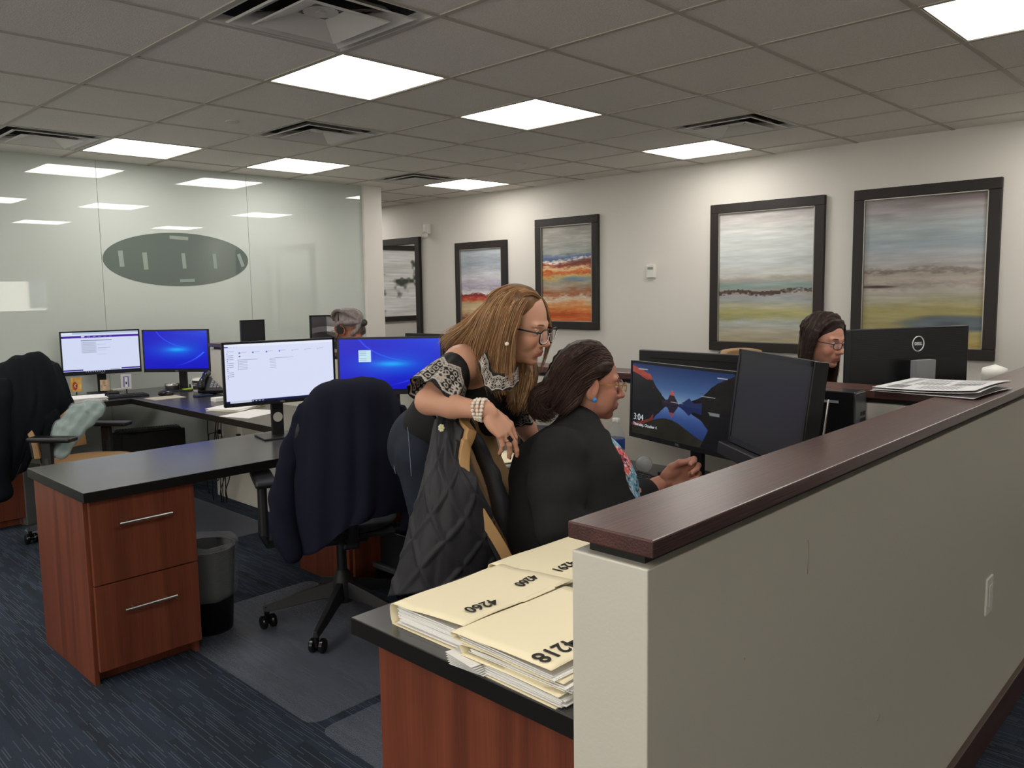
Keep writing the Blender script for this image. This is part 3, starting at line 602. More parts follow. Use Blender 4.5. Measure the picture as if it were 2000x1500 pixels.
MB().box(w6/2+.001,w6/2+.006,.05,.056,-h6/2-.06,h6/2*.35,M=T6,bev=.002).build('side_rail', STEEL, t6)
t7,T7,w7,h7,_ = monitor('black monitor seen from behind across the partition, over the lock screen monitor', (.95,-1.37), (.985,-.815), 1.178, .32, desk=.74, mt=OFFM, logo=False, back=True)
MB().box(-w7*.38,w7*.38,.0225,.0245,h7/2-.035,h7/2-.030,M=T7).build('vent_slot', mat('slot','050505',.8), t7)
t8,T8,w8,h8,th8 = monitor('large black monitor seen from behind, with a round badge, before the dark haired woman', (1.50,-1.955), (.972,-1.706), 1.285, .335, desk=.74, mt=OFFM, logo=False, back=True, th=.03)
MR = T8 @ Matrix.Translation((-.03,.0325,h8/2-.062)) @ Matrix.Rotation(PI,4,'Z') @ Matrix.Rotation(PI/2,4,'X')
bd = MB(); bd.lathe([(.0265,-.001),(.0265,.002),(.0295,.002),(.0295,-.001)], n=40, M=MR); badge = bd.build('badge_ring', mat('badge_silver','d8dadb',.35,metal=.2), t8); text('DELL', .0155, MC['badge_silver'], badge, MR @ Matrix.Translation((0,0,.0005)), 'badge_letters', .001, bold=.0006, sx=1.1)
b = MB()
for k in range(16): b.box(-w8/2+.01,w8/2-.01,th8,th8+.0012,h8/2-.112+k*.0066,h8/2-.1095+k*.0066,M=T8)
b.build('vent_ribs', mat('rib','202123',.35), t8)
MB().box(-.06,.0,.035,.09,-h8/2-.05,-h8/2+.165,M=T8,bev=.006).build('stand_column', mat('stand_grey','9a9da1',.3,metal=.3), t8)
monitor('dark monitor with grey reflections painted on its screen, behind the grey haired person', (1.063,1.956,1.297), (1.438,1.867,1.321), 1.30, .30, screen=scr_reflection, desk=.74, logo=False)
monitor('slim dark monitor turned edge-on beyond the partition, against the glass wall', (0.725,2.295,1.277), (0.893,2.270,1.289), 1.275, .33, mt=OFFM, desk=.74, logo=False, bez=.012, th=.03, base=(.14,.14), neck=.04)
monitor('monitor corner showing behind the blonde hair of the leaning woman', (1.04,.90), (1.12,.42), 1.205, .30, mt=OFFM, desk=.74, logo=False, back=True)
worktop('long dark desk beyond the middle half wall, under the far monitors', [(.81,-2.10),(1.75,-2.10),(1.75,-1.68),(1.22,-1.68),(1.22,-.6),(1.2,.2),(1.2,.95),(.81,.95)], 'desk')
worktop('dark corner desk by the glass wall beyond the middle half wall', [(.81,2.35),(1.25,2.35),(1.25,2.1),(2.2,2.1),(2.2,YG-.06),(.81,YG-.06)], 'desk')
# ---------------------------------------------------------------- keyboards, mouse, phones, desk items
KEY = mat('key_black','232327',.45)
def keyboard(label, loc, rz, mtb=BLK):
    t = thing('keyboard', label, 'keyboard', loc, rz); MB().box(-.22,.22,-.065,.065,0,.014,bev=.003).build('case', mtb, t)
    b = MB()
    for r in range(6):
        x = -.21
        while x < .2:
            wk = .017 if not (r==0 and -.11<x<-.02) else .1
            b.box(x, x+wk-.003, -.058+r*.0195, -.058+r*.0195+.015, .014, .0195); x += wk+.002
    b.build('keys', KEY, t); return t
keyboard('black keyboard below the web page monitor at the glass wall', (.08,2.93,.752), -.22)
keyboard('black keyboard under the hand of the seated woman', (.33,-1.34,.752), -1.9, BLK)
keyboard('black keyboard lying on the dark tower under the far worktop', (.33,3.0,.481), -.3)
def mouse(label, loc, rz, s=1):
    v = Vol((-.07,-.045,-.005),(.07,.045,.05),.0035); v.ell((0,0,.012),(.058,.032,.026),k=.005); v.clip_below(0); t = thing('computer_mouse', label, 'mouse', loc, rz); vol_obj('shell', v, BLKG, t); MB().cyl((.028,-.004,.034),(.028,.004,.034),.007,n=14).build('scroll_wheel', GREYP, t); return t
mouse('black mouse on a colourful pad below the blue wallpaper monitor', (0.369,2.752,0.754), 2.2)
mouse('black mouse beside the lock screen monitor', (0.822,-0.963,0.752), 1)
tag(MB().box(-.11,.11,-.09,.09,0,.002).build('mouse_pad', mat('pad','c9bfa8',.7,mottle=.5,mscale=14), None, loc=(0.309,2.632,0.752)), 'printed mouse pad under the far mouse', 'mouse pad')
def phone(label, loc, rz):
    t = thing('desk_phone', label, 'phone', loc, rz); M = Matrix.Rotation(-.5,4,'X')
    MB().box(-.1,.1,-.09,.09,.0,.03,M=Matrix.Translation((0,0,.05)) @ Matrix.Rotation(.5,4,'X'),bev=.008).build('body', BLK, t)
    MB().box(-.09,.09,.0,.07,.0,.06).build('foot', BLK, t)
    v = Vol((-.13,-.13,-.0),(.0,.13,.2),.004); v.chain([(-.07,-.1,.06),(-.072,-.05,.10),(-.07,.03,.13),(-.07,.09,.135)],[.026,.017,.017,.026],.012); vol_obj('handset', v, BLKG, t)
    b = MB()
    for i in range(4):
        for j in range(5): b.box(-.02+i*.025,-.002+i*.025,-.06+j*.021,-.046+j*.021,.03,.034,M=Matrix.Translation((0,0,.05)) @ Matrix.Rotation(.5,4,'X'))
    b.build('keypad', GREYP, t); return t
phone('black desk phone beside the white mug, near the white page monitor', (0.654,2.585,0.752), -.7)
phone('black desk phone on the worktop behind the seated woman', (.50,-.62,.752), -1.2)
def lathed(name, label, cat, loc, prof, mt, **k): return tag(MB().lathe(prof, n=28).build(name, mt, None, True, loc), label, cat, **k)
mg = thing('mug', 'white mug with dark printed letters under the blue wallpaper monitor', 'mug', (0.625,2.771,0.752), -1.2)
MB().lathe([(0,0),(.036,0),(.041,.01),(.042,.1),(.039,.1),(.037,.012),(0,.01)], n=32).build('cup', WHITEP, mg, True)
MB().tube([(-.04,0,.08),(-.06,0,.083),(-.072,0,.06),(-.064,0,.03),(-.042,0,.02)], .0055).build('mug_handle', WHITEP, mg)
MB().lathe([(.0424,.02),(.0428,.085)], n=32).build('printed_band', mat('mug_print','3a3038',.4,mottle=.5,mscale=60), mg, True)
text('LET', .028, WHITEP, mg, Matrix.Translation((0,-.0432,.055)) @ Matrix.Rotation(PI/2,4,'X'), 'mug_letters')
lathed('tin', 'low round silver tin beside the far mouse', 'tin', (0.543,3.033,0.752), [(0,0),(.05,0),(.05,.03),(.053,.032),(.053,.05),(0,.052)], STEEL)
tag(MB().box(-.04,.04,-.028,.028,0,.012,bev=.002).build('sticky_notes', mat('lime','b8d83a',.7), None, loc=(0.618,2.931,0.752)), 'bright lime sticky note pad beside the white mug', 'sticky notes')
tag(MB().box(-.06,.06,-.035,.035,0,.012,bev=.005).build('mobile_phone', mat('navy_case','1c2748',.35), None, loc=(0.518,2.489,0.752)), 'dark blue mobile phone lying face up near the desk phone', 'mobile phone')
for i, (q, l) in enumerate((((-0.115,2.978,0.752),'stack of white sheets on the far worktop behind the hoodie'),)):
    t = thing('paper_stack', l, 'papers', q, -.25)
    for k in range(4): MB().box(-.15,.15,-.108,.108,k*.006,k*.006+.0055,M=Matrix.Rotation([.02,-.04,.05,-.02][k],4,'Z')).build('sheet', PAPER, t)
# small pictures propped below the web page monitor
def card(name, label, loc, w, h, fn, rz, cat='card', lift=.045):
    t = thing(name, label, cat, loc, rz); V_, U_ = np.meshgrid(np.linspace(0,1,40), np.linspace(0,1,30), indexing='ij'); P = np.stack([(U_-.5)*w, V_*h*.12, V_*h+lift],-1); V, F = gridmesh(P)
    o = gmesh('printed_face', V, F, CANV, t, True, lina(fn(U_,V_)).reshape(-1,3)); md = o.modifiers.new('s','SOLIDIFY'); md.thickness = .0015; MB().box(-w*.3,w*.3,-.005,.03,0,.004).box(-.004,.004,.004,.008,0,lift+h*.5).build('stand', BLK, t); return t
def c_red(u,v): 
    c = np.zeros(u.shape+(3,))+np.array([196,150,70])/255; c[np.hypot((u-.4)/.8,(v-.4))<.3] = np.array([150,50,30])/255; c[np.hypot((u-.45),(v-.42))<.12] = np.array([222,170,120])/255; return c+.1*nz2(u,v,6,6,71)[...,None]
def c_blue(u,v):
    c = np.zeros(u.shape+(3,))+np.array([205,200,205])/255; c[(np.abs(u-.5)<.28)&(np.abs(v-.5)<.36)] = np.array([110,112,170])/255; c[(np.abs(u-.5)<.13)&(np.abs(v-.48)<.34)] = np.array([225,225,228])/255; return c
def c_tan(u,v): return np.zeros(u.shape+(3,))+np.array([196,168,140])/255+.1*nz2(u,v,4,4,72)[...,None]
card('picture_card','small red and gold picture card under the web page monitor', (-0.098,3.128,0.752), .07, .10, c_red, -.6)
card('picture_card','small blue and white picture card at the corner of the web page monitor', (0.198,3.006,0.752), .07, .105, c_blue, -.5)
card('picture_card','small tan photo card on the keyboard of the web page monitor', (0.009,2.890,0.767), .06, .075, c_tan, -.5)
tag(MB().box(-.04,.04,-.03,.03,0,.01,bev=.003).build('card_holder', WHITEP, None, loc=(0.249,3.324,0.760)), 'small white card holder in front of the far keyboard', 'card holder')
# papers by the white page monitor
t = thing('folder_pile', 'pale folders under the white page monitor', 'folders', (0.376,1.755,0.752), .5)
for k in range(3): MB().box(-.15,.15,-.115,.115,k*.005,k*.005+.004,M=Matrix.Rotation([.0,.12,-.06][k],4,'Z')).build('folder', [MANILA,PAPER,PAPER][k], t)
tag(MB().box(-.15,.15,-.11,.11,0,.002,M=Matrix.Rotation(.35,4,'Z')).build('paper_sheet', PAPER, None, loc=(0.316,1.461,0.752)), 'single white sheet lying in front of the pale folders by the white page monitor', 'paper')
tag(MB().box(-.05,.05,-.035,.035,0,.025,bev=.003).build('note_box', PAPER, None, loc=(0.475,2.160,0.752)), 'small stack of white note paper beside the desk phone', 'note paper')
# ---------------------------------------------------------------- manila folders on the near worktop
def folder(label, c, rz, w, d, thick, n, nums, open_=0, z0=.752, grp=None, green=False):
    """w along local x, d along local y (opening at -y: the reader sits at +y)"""
    t = thing('file_folder', label, 'folder', (c[0],c[1],z0), rz)
    r = random.Random(n*7+3); b = MB(); z = .003
    MB().box(-w/2,w/2,-d/2,d/2,0,.0015).build('back_cover', MANILA, t)
    for k in range(n):
        th = (thick-.006)/n; M = Matrix.Translation((r.uniform(-.004,.004),r.uniform(-.006,.004)-.004,0)) @ Matrix.Rotation(r.uniform(-.02,.02),4,'Z'); b.box(-w/2+.006,w/2-.004,-d/2-.004,d/2-.01,z,z+th*1.0,M=M); z += th
    b.build('papers', PAPER, t)
    rows = []
    for y, zz in ((d/2-.0,0),(d/2+.006,thick*.5),(d/2-.0,thick),(d/4,thick+.002),(0,thick+.004+open_*.3),(-d/4,thick+.004+open_*.6),(-d/2-.006,thick+.003+open_)):
        rows.append([(-w/2,y,zz),(-w/4,y,zz+.0015),(0,y,zz+.001-open_*.15),(w/4,y,zz),(w/2,y,zz)])
    P = patch(rows, 26, 14); cv = sheet('front_cover', P, .0012, MANILA, t)
    b = MB(); b.poly([(-w*.02,-d/2),(w*.0,-d/2-.012),(w*.30,-d/2-.012),(w*.32,-d/2)], .0012, M=Matrix.Translation((0,0,thick+.003+open_))); b.build('tab', MANILA, cv)
    for (s, sz, x, y, a) in nums: text(s, sz, INK, cv, Matrix.Translation((x,y,max(P[(np.abs(P[...,0]-x)<.06)&(np.abs(P[...,1]-y)<.03)][:,2])+.0016)) @ Matrix.Rotation(a,4,'Z'), 'handwritten_number', .0003, bold=.0006)
    if green: MB().box(w*.1,w*.3,-d/2-.014,-d/2-.004,thick+.001,thick+.002).build('green_label', mat('green_label','2f9a62',.6), t)
    return t
# local -y must point away from the reader (towards the wall); folders turned half round

folder('thick manila folder numbered 4260, front one at the worktop corner, papers bulging out', (-.868,-1.655), .0, .335, .215, .044, 16, [('4260',.040,-.076,-.070,PI-.1),('4260',.036,.100,-.035,PI+.15)], .012)
folder('manila folder mostly hidden beneath the thick folder numbered 4260', (-.80,-1.625), .04, .33, .21, .030, 10, [], .010)
folder('manila folder numbered 4291 at the far end of the pile, by the seated woman', (-.545,-1.64), -.02, .335, .235, .040, 14, [('4291',.040,-.08,-.045,PI+.1)], .006)
folder('bottom manila folder of the pile beside the half wall, with a green label', (-.905,-1.915), -.02, .33, .235, .020, 8, [], .0, green=True)
folder('manila folder in the middle of the pile beside the half wall', (-.900,-1.912), .02, .33, .235, .018, 7, [('83',.03,-.09,-.10,PI)], .0, z0=.775)
folder('manila folder numbered 4218 on top of the pile beside the half wall', (-.905,-1.898), -.03, .33, .245, .012, 4, [('4218',.052,-.105,-.085,PI)], .006, z0=.797)
t = thing('loose_papers', 'white sheets fanned out under the folder numbered 4218', 'papers', (-1.01,-1.80,.775)); 
for k in range(6): MB().box(-.072,.1,-.055,.03,k*.003-.02,k*.003-.0194,M=Matrix.Rotation(.10-.05*k,4,'Z')).build('sheet', PAPER, t)
t = folder('open ivory folder numbered 4141 under the hand of the leaning woman', (.315,-.60), -.35, .30, .235, .016, 5, [], 0)
for s, x, y in (('414',-.06,-.02),('41',.09,.03)): text(s, .045, INK, t, Matrix.Translation((x,y,.0215)) @ Matrix.Rotation(PI+.2,4,'Z'), 'handwritten_number', .0003)
# newspaper on the cap
np_ = thing('newspaper', 'folded newspaper lying where the two half wall caps meet', 'newspaper', (.77,-2.09,1.1115), -.08)
def newsprint(u,v):
    c = np.zeros(u.shape+(3,))+.88; 
    for (a,b0,d,e,g_) in ((.08,.35,.72,.90,.5),(.4,.95,.83,.9,.62),(.4,.66,.45,.76,.66),(.7,.94,.5,.78,.72),(.08,.34,.2,.6,.7),(.38,.6,.1,.38,.52),(.65,.9,.12,.42,.7)):
        m_ = (u>a)&(u<b0)&(v>d)&(v<e); c[m_] = g_+.12*np.sign(np.sin(v[m_]*420))[:,None]
    return c
for k, (a, sc) in enumerate(((.0,1),(.06,1.0),(.02,.98))):
    V_, U_ = np.meshgrid(np.linspace(0,1,90), np.linspace(0,1,120), indexing='ij')
    P = np.stack([(U_-.5)*.34*sc, (V_-.5)*.30*sc, .003+k*.006+.004*np.sin(U_*3)*(1-V_)+(.012*(1-V_)**3 if k else 0)],-1); V, F = gridmesh(P); ca, sa = math.cos(a), math.sin(a); V = V @ np.array([[ca,sa,0],[-sa,ca,0],[0,0,1]])
    o = gmesh('folded_sheet', V, F, CANV, np_, True, lina(newsprint(U_,V_)*.92).reshape(-1,3)); md = o.modifiers.new('s','SOLIDIFY'); md.thickness = .0015
lathed('paper_cup_lid', 'small white rounded lid just beyond the near half wall cap', 'lid', (1.60,-2.05,.752), [(0,0),(.035,0),(.045,.33),(.047,.335),(.043,.36),(.0,.375)], WHITEP)
# bottle, crystal ball, scissors, tower
bt = thing('water_bottle', 'clear plastic water bottle with a blue label in front of the lock screen monitor', 'bottle', (.47,-1.045,.752))
PET = mat('pet_plastic','dfe8ec',.05,alpha=.28,spec=.8)
MB().lathe([(0,.004),(.026,0),(.032,.008),(.032,.03),(.030,.034),(.032,.038),(.030,.05),(.032,.054),(.030,.064),(.032,.07),(.033,.125),(.031,.135),(.026,.152),(.014,.176),(.0125,.192)], n=32).build('bottle_body', PET, bt, True)
MB().lathe([(.0332,.082),(.0338,.084),(.0338,.124),(.0332,.126)], n=32).build('label_band', mat('label_blue','3b5bb4',.4,mottle=.5,mscale=50), bt, True)
MB().lathe([(.0145,.188),(.0145,.203),(0,.204)], n=24).build('cap', WHITEP, bt, True)
tag(MB().sph((0,0,.033),.033,18).build('glass_paperweight', mat('frosted_ball','c8ccd0',.15,alpha=.45,spec=.8), None, True, (.495,-1.155,.752)), 'clear glass ball paperweight beside the water bottle', 'paperweight')
t = thing('pen_cup', 'small cup holding black scissors beside the water bottle', 'pen cup', (.36,-.985,.752))
MB().lathe([(0,0),(.036,0),(.038,.09),(.036,.09),(.034,.004)], n=24).build('cup', mat('mesh_cup','2a2b2e',.5), t, True)
b = MB()
for s in (-1,1): b.tube([(s*.018+.02*math.cos(a)*.7, 0, .15+.024*math.sin(a)) for a in np.linspace(0,2*PI,14)[:-1]], .0045, closed=True); b.tube([(s*.012,0,.128),(0,0,.09),(-s*.005,0,.02)], .003)
b.build('scissors', BLKG, t)
MB().tube([(-.02,.01,.01),(-.03,.02,.165)], .004).build('pen', mat('pen_green','9ac23c',.4), t)
t = thing('desk_tower', 'black computer tower with vented metal back in the corner of the half walls', 'computer tower', (.605,-1.70,.752))
MB().box(-.045,.045,-.2,.2,0,.358,bev=.003).build('case', mat('tower_black','141416',.35,coat=.3), t)
MB().box(-.043,.043,-.204,-.2,.004,.354).build('metal_back', mat('galvanised','8f9293',.35,metal=.8), t)
b = MB()
for k in range(10):
    for j in range(4): b.box(-.005+j*.011,.003+j*.011,-.2055,-.204,.09+k*.021,.103+k*.021)
b.build('vent_grid', DARKV, t); MB().box(.005,.035,-.235,-.204,.19,.26,bev=.004).build('video_plug', mat('vga_blue','3c4fb0',.4), t)
MB().box(-.0465,-.045,-.15,-.10,.32,.328).build('badge', GREYP, t)
t = thing('desk_tower', 'black computer tower lying under the far worktop', 'computer tower', (.33,3.02,0), 0)
MB().box(-.22,.24,-.10,.10,0,.48,bev=.004).build('case', MC['tower_black'], t); MB().box(.235,.242,-.08,.08,.05,.44).build('metal_back', MC['galvanised'], t)
t = thing('tower_on_shelf', 'black box on a low grey shelf under the worktop by the navy jacket chair', 'computer box', (.455,.11,.0), .0)
MB().box(-.17,.17,-.18,.18,.10,.125,bev=.004).build('shelf', mat('shelf_grey','4c4c50',.5), t); MB().box(-.15,.15,-.12,.14,.125,.30,bev=.004).build('case', MC['tower_black'], t)
for sx in (-.16,.14):
    for sy in (-.16,.15): MB().box(sx,sx+.02,sy,sy+.02,0,.1).build('stand_foot', BLK, t)
# cables
CORD = mat('cord_black','101012',.5); CORDW = mat('cord_white','c9c9c6',.5)
def cable(label, pts, r=.0035, m_=CORD, n=40): return tag(MB().tube([tuple(q) for q in catmull(pts, n)], r, n=6).build('cable', m_, None), label, 'cable', 'cables hanging under the worktops')
rr = random.Random(2)
for k in range(5):
    x, y = .56+rr.uniform(-.06,.06), 2.35+rr.uniform(-.1,.12)
    cable('one of the tangled black cables hanging under the corner worktop', [(x,y,.71),(x-.02,y+.02,.55),(x+rr.uniform(-.07,.05),y+rr.uniform(-.08,.12),.40),(x+rr.uniform(-.08,.03),y+rr.uniform(-.1,.1),.24),(x-.02,y,.1),(x,y+.03,.008)])
for k in range(2):
    a = .18+k*.07; cable('looped black cable running to the dark tower under the far worktop', [(.57,2.85,.20+k*.06),(.62,2.7,.30),(.60,2.45,.32+k*.05),(.55,2.38,.18),(.58,2.6,.12+k*.04),(.59,2.9,.15)], .003)
cable('thin white cable looping under the worktop next to the cherry drawers', [(-.1,.55,.711),(-.08,.52,.64),(-.02,.5,.60),(.05,.5,.64),(.06,.5,.711)], .0025, CORDW)
cable('second thin white cable loop under the worktop next to the cherry drawers', [(-.06,.56,.711),(.0,.54,.66),(.07,.52,.66),(.09,.5,.711)], .0025, CORDW)
cable('black cable curving on the worktop in front of the lock screen monitor', [(.33,-1.62,.757),(.25,-1.62,.757),(.2,-1.55,.757),(.22,-1.48,.757)], .0025)
# clear chair mats
MATM = D.materials.new('clear_vinyl'); MATM.use_nodes = True; q = MATM.node_tree.nodes['Principled BSDF']; q.inputs['Base Color'].default_value = lin('7c8290'); q.inputs['Alpha'].default_value = .30; q.inputs['Roughness'].default_value = .38; q.inputs['Specular IOR Level'].default_value = .7
nt = MATM.node_tree; tc = nt.nodes.new('ShaderNodeTexCoord'); vo = nt.nodes.new('ShaderNodeTexVoronoi'); vo.inputs['Scale'].default_value = 32; vo.inputs['Randomness'].default_value = 0; nt.links.new(tc.outputs['Object'], vo.inputs['Vector'])
rp = nt.nodes.new('ShaderNodeMapRange'); rp.inputs['From Min'].default_value = .1; rp.inputs['From Max'].default_value = .2; rp.inputs['To Min'].default_value = 1; rp.inputs['To Max'].default_value = 0; nt.links.new(vo.outputs['Distance'], rp.inputs['Value'])
bp = nt.nodes.new('ShaderNodeBump'); bp.inputs['Strength'].default_value = .5; bp.inputs['Distance'].default_value = .002; nt.links.new(rp.outputs[0], bp.inputs['Height']); nt.links.new(bp.outputs[0], q.inputs['Normal'])
def rrect(x0,x1,y0,y1,r,n=6):
    out = []
    for cx, cy, a0 in ((x1-r,y1-r,0),(x0+r,y1-r,PI/2),(x0+r,y0+r,PI),(x1-r,y0+r,1.5*PI)): out += [(cx+r*math.cos(a0+k*PI/2/n), cy+r*math.sin(a0+k*PI/2/n)) for k in range(n+1)]
    return out
def floor_mat(label, x0,x1,y0,y1): tag(MB().poly(rrect(x0,x1,y0,y1,.05), .003).build('chair_mat', MATM, None, loc=(0,0,.001)), label, 'chair mat', 'clear chair mats')
floor_mat('clear plastic chair mat under the wheels of the navy jacket chair', -.655,.12,-.60,.60)
floor_mat('clear plastic chair mat at the foot of the worktop with the folders', -.655,.12,-1.42,-.645)
floor_mat('clear plastic chair mat at the far worktop, below the hoodie chair', -.60,.50,1.55,2.75)
# waste basket with liner
t = thing('waste_basket', 'black waste basket with a clear liner beside the cherry drawers', 'waste basket', (-.505,.43,0))
MB().lathe([(0,.004),(.10,.0),(.125,.36),(.13,.37),(.122,.37),(.098,.01),(0,.012)], n=40).build('basket', BLK, t, True)
n, mm = 40, 90; T_, A_ = np.meshgrid(np.linspace(0,1,n), np.linspace(0,2*PI,mm), indexing='ij')
prof = catmull([(.112,.15),(.127,.175),(.133,.26),(.135,.34),(.137,.385),(.128,.392),(.116,.35),(.110,.30),(.112,.24)], n)
Rr = prof[:,0][:,None]+.0*A_; Z = prof[:,1][:,None]+0*A_; P0 = np.stack([np.cos(A_),np.sin(A_),Z*3],-1); w_ = vnoise(P0*np.array([5,5,1.5]),1,5); env = np.clip(np.abs(Z-.15)*20,0,1)
Rr = Rr+.004*w_*env+.003*np.abs(vnoise(P0*np.array([12,12,2.]),1,6)); Z = Z+.008*vnoise(np.stack([np.cos(A_)*4,np.sin(A_)*4,T_*2],-1),1,8)
P = np.stack([Rr*np.cos(A_),Rr*np.sin(A_),Z],-1); P[:,-1]=P[:,0]; V, F = gridmesh(P)
LINER = mat('clear_liner','dfe4e6',.12,alpha=.17,spec=1,bump=1,bscale=36); gmesh('bin_liner', V, F, LINER, t)
# ---------------------------------------------------------------- task chairs
def task_chair(label, loc, rz, legrot=0, tan=True, seat_z=.47, back_tilt=.2, back_h=.60, armz=.68, parts_arms=(1,1), cushion=TAN, aw=.285):
    t = thing('task_chair', label, 'office chair', loc, rz)
    b = MB(); b.cyl((0,0,.13),(0,0,.24),.032,.024,20); b.lathe([(0,.09),(.045,.095),(.05,.13),(.042,.20),(.026,.235)], n=24)
    for k in range(5):
        a = legrot+k*2*PI/5; M = Matrix.Rotation(a,4,'Z'); q = bmesh.new(); sec = []
        for x, z, w, h in ((.03,.165,.024,.045),(.12,.145,.022,.035),(.24,.112,.019,.026),(.325,.092,.015,.020),(.345,.088,.012,.016)):
            sec.append([q.verts.new((x,sy*w,z+sz*h)) for sy, sz in ((-1,-1),(1,-1),(.6,.6),(-.6,.6))])
        for A, B in zip(sec, sec[1:]):
            for i in range(4): q.faces.new((A[i],A[(i+1)%4],B[(i+1)%4],B[i]))
        q.faces.new(sec[0][::-1]); q.faces.new(sec[-1]); b._merge(q,0,M)
    base = b.build('star_base', BLKRUB, t, bevel=.003)
    for k in range(5):
        a = legrot+k*2*PI/5; x, y = .332*math.cos(a), .332*math.sin(a); c = MB(); ca = a+1.1+k
        M = Matrix.Translation((x,y,0)) @ Matrix.Rotation(ca,4,'Z')
        for s in (-1,1): c.lathe([(0,-.011),(.025,-.011),(.030,-.006),(.030,.006),(.025,.011),(.012,.012),(0,.010)], n=24, M=M @ Matrix.Translation((.012,s*.021,.030)) @ Matrix.Rotation(PI/2,4,'X'))
        c.cyl(M @ Vector((.012,-.02,.03)), M @ Vector((.012,.02,.03)), .012, n=10); c.cyl(M @ Vector((0,0,.03)), M @ Vector((0,0,.095)), .011, n=10); c.build('caster', BLKG, base, True, sharp=40)
    b = MB(); b.cyl((0,0,.2),(0,0,.36),.022,n=20); b.cyl((0,0,.34),(0,0,seat_z-.05),.016,n=16); b.build('gas_lift', BLK, t, True, sharp=50)
    b = MB(); b.box(-.13,.13,-.10,.10,seat_z-.085,seat_z-.035,bev=.015); b.box(-.24,-.10,-.035,.035,seat_z-.075,seat_z-.045,bev=.01); b.cyl((-.02,.10,seat_z-.06),(-.02,.19,seat_z-.06),.008,n=8); b.build('tilt_mechanism', BLKRUB, t)
    v = Vol((-.27,-.28,seat_z-.07),(.30,.28,seat_z+.06),.009); v.ell((0,0,seat_z),(.245,.25,.034),k=.02); v.ell((.14,0,seat_z-.004),(.13,.235,.034),k=.03); v.ell((0,.0,seat_z+.062),(.20,.16,.035),k=.03,sub=True); vol_obj('seat_cushion', v, cushion, t, 3)
    MB().box(-.2,.2,-.2,.2,seat_z-.045,seat_z-.02,bev=.012).build('seat_pan', BLKRUB, t)
    # curved backrest: grid (height x width)
    def backp(s, u):   # s 0..1 up, u -1..1
        h = s*back_h; x = -.22-.0*h - math.sin(back_tilt)*h + .05*math.sin(s*PI)*-.6 + .055*(1-abs(u)**2)*-1+.055; wv = .225*(1-.10*s**3)*(1 - .22*max(0,s-.75)/.25*abs(u)); x += .03*math.sin(s*2*PI)
        return (x, u*wv, seat_z+.06+h*math.cos(back_tilt)-.02*abs(u)**3*(s>.9))
    for nm, off, th, m_ in (('back_cushion',.012,.032,cushion),('back_shell',-.014,.014,BLKRUB)):
        P = np.array([[backp(s,u) for u in np.linspace(-1,1,22)] for s in np.linspace(0,1,30)]); P[...,0] += off; V, F = gridmesh(P); o = gmesh(nm, V, F, m_, t)
        md = o.modifiers.new('s','SOLIDIFY'); md.thickness = th; md.offset = 0; bv = o.modifiers.new('b','BEVEL'); bv.width = th*.42; bv.segments = 3; bv.limit_method = 'ANGLE'
    b = MB(); b.tube([(-.17,0,seat_z-.06),(-.27,0,seat_z-.02),(-.31,0,seat_z+.12),(-.33,0,seat_z+.25)], [.022,.022,.018,.014]); b.build('back_support', BLKRUB, t)
    for s, on in zip((-1,1), parts_arms):
        if not on: continue
        b = MB(); b.tube([(-.03,s*.15,seat_z-.06),(-.03,s*(aw-.015),seat_z-.07),(-.035,s*aw,seat_z-.03),(-.04,s*aw,seat_z+.08)], [.018,.02,.022,.022]); b.box(-.075,-.01,s*aw-.018,s*aw+.018,seat_z-.03,armz-.03,bev=.012)
        ar = b.build('armrest', BLKRUB, t); MB().box(-.15,.12,s*(aw-.01)-.045,s*(aw-.01)+.045,armz-.028,armz,bev=.012,seg=3).build('arm_pad', BLK, ar)
    return t
chair2 = task_chair('black task chair with a navy jacket over its back, standing on the clear mat', (-.06,.05,0), 1.15, legrot=.10, cushion=mat('black_mesh','1b1b1e',.8), back_h=.53, aw=.33, back_tilt=.16, armz=.695)
chair1 = task_chair('tan task chair of the seated woman with a quilted jacket over its back', (-.146,-1.363,0), -1.0, legrot=.5, back_tilt=.27, back_h=.56, armz=.64, parts_arms=(1,1))
chair3 = task_chair('tan task chair with a black hoodie over its back, near the glass wall', (-.36,2.24,0), -.92, legrot=2.3, back_tilt=.24, back_h=.54, armz=.67)
chair4 = task_chair('tan task chair behind the woman with long dark hair, by the painting wall', (1.85,-1.10,0), -1.75, legrot=.3, armz=.66)
# ---------------------------------------------------------------- garments over the chair backs
def garment(name, label, rows, mt, n=70, m_=70, th=.006, fold=.012, kf=7, seed=1, extra=None, folds_pow=1.0, cat='jacket'):
    t = thing(name, label, cat, tuple(np.asarray(rows[0])[len(rows[0])//2]*np.array([1,1,0])+np.array([0,0,.0])) if False else (0,0,0))
    P = patch(rows, n, m_); N_ = normals(P); T_, U_ = np.meshgrid(np.linspace(0,1,n), np.linspace(0,1,m_), indexing='ij')
    s = np.sin(U_*kf*2*PI+2.2*nz2(U_,T_,2.5,1.2,seed)*PI)*.6+nz2(U_,T_,9,2,seed+3)+.35*nz2(U_,T_,20,6,seed+4)
    d = fold*s*np.clip(T_*2.2-.25,0,1)**folds_pow
    if extra is not None: d = d+extra(U_,T_)
    P = P+N_*d[...,None]; return t, P
NAVY = mat('navy_fleece','1b1c2a',.95,spec=.1,bump=.5,bscale=700,sheen=.25)
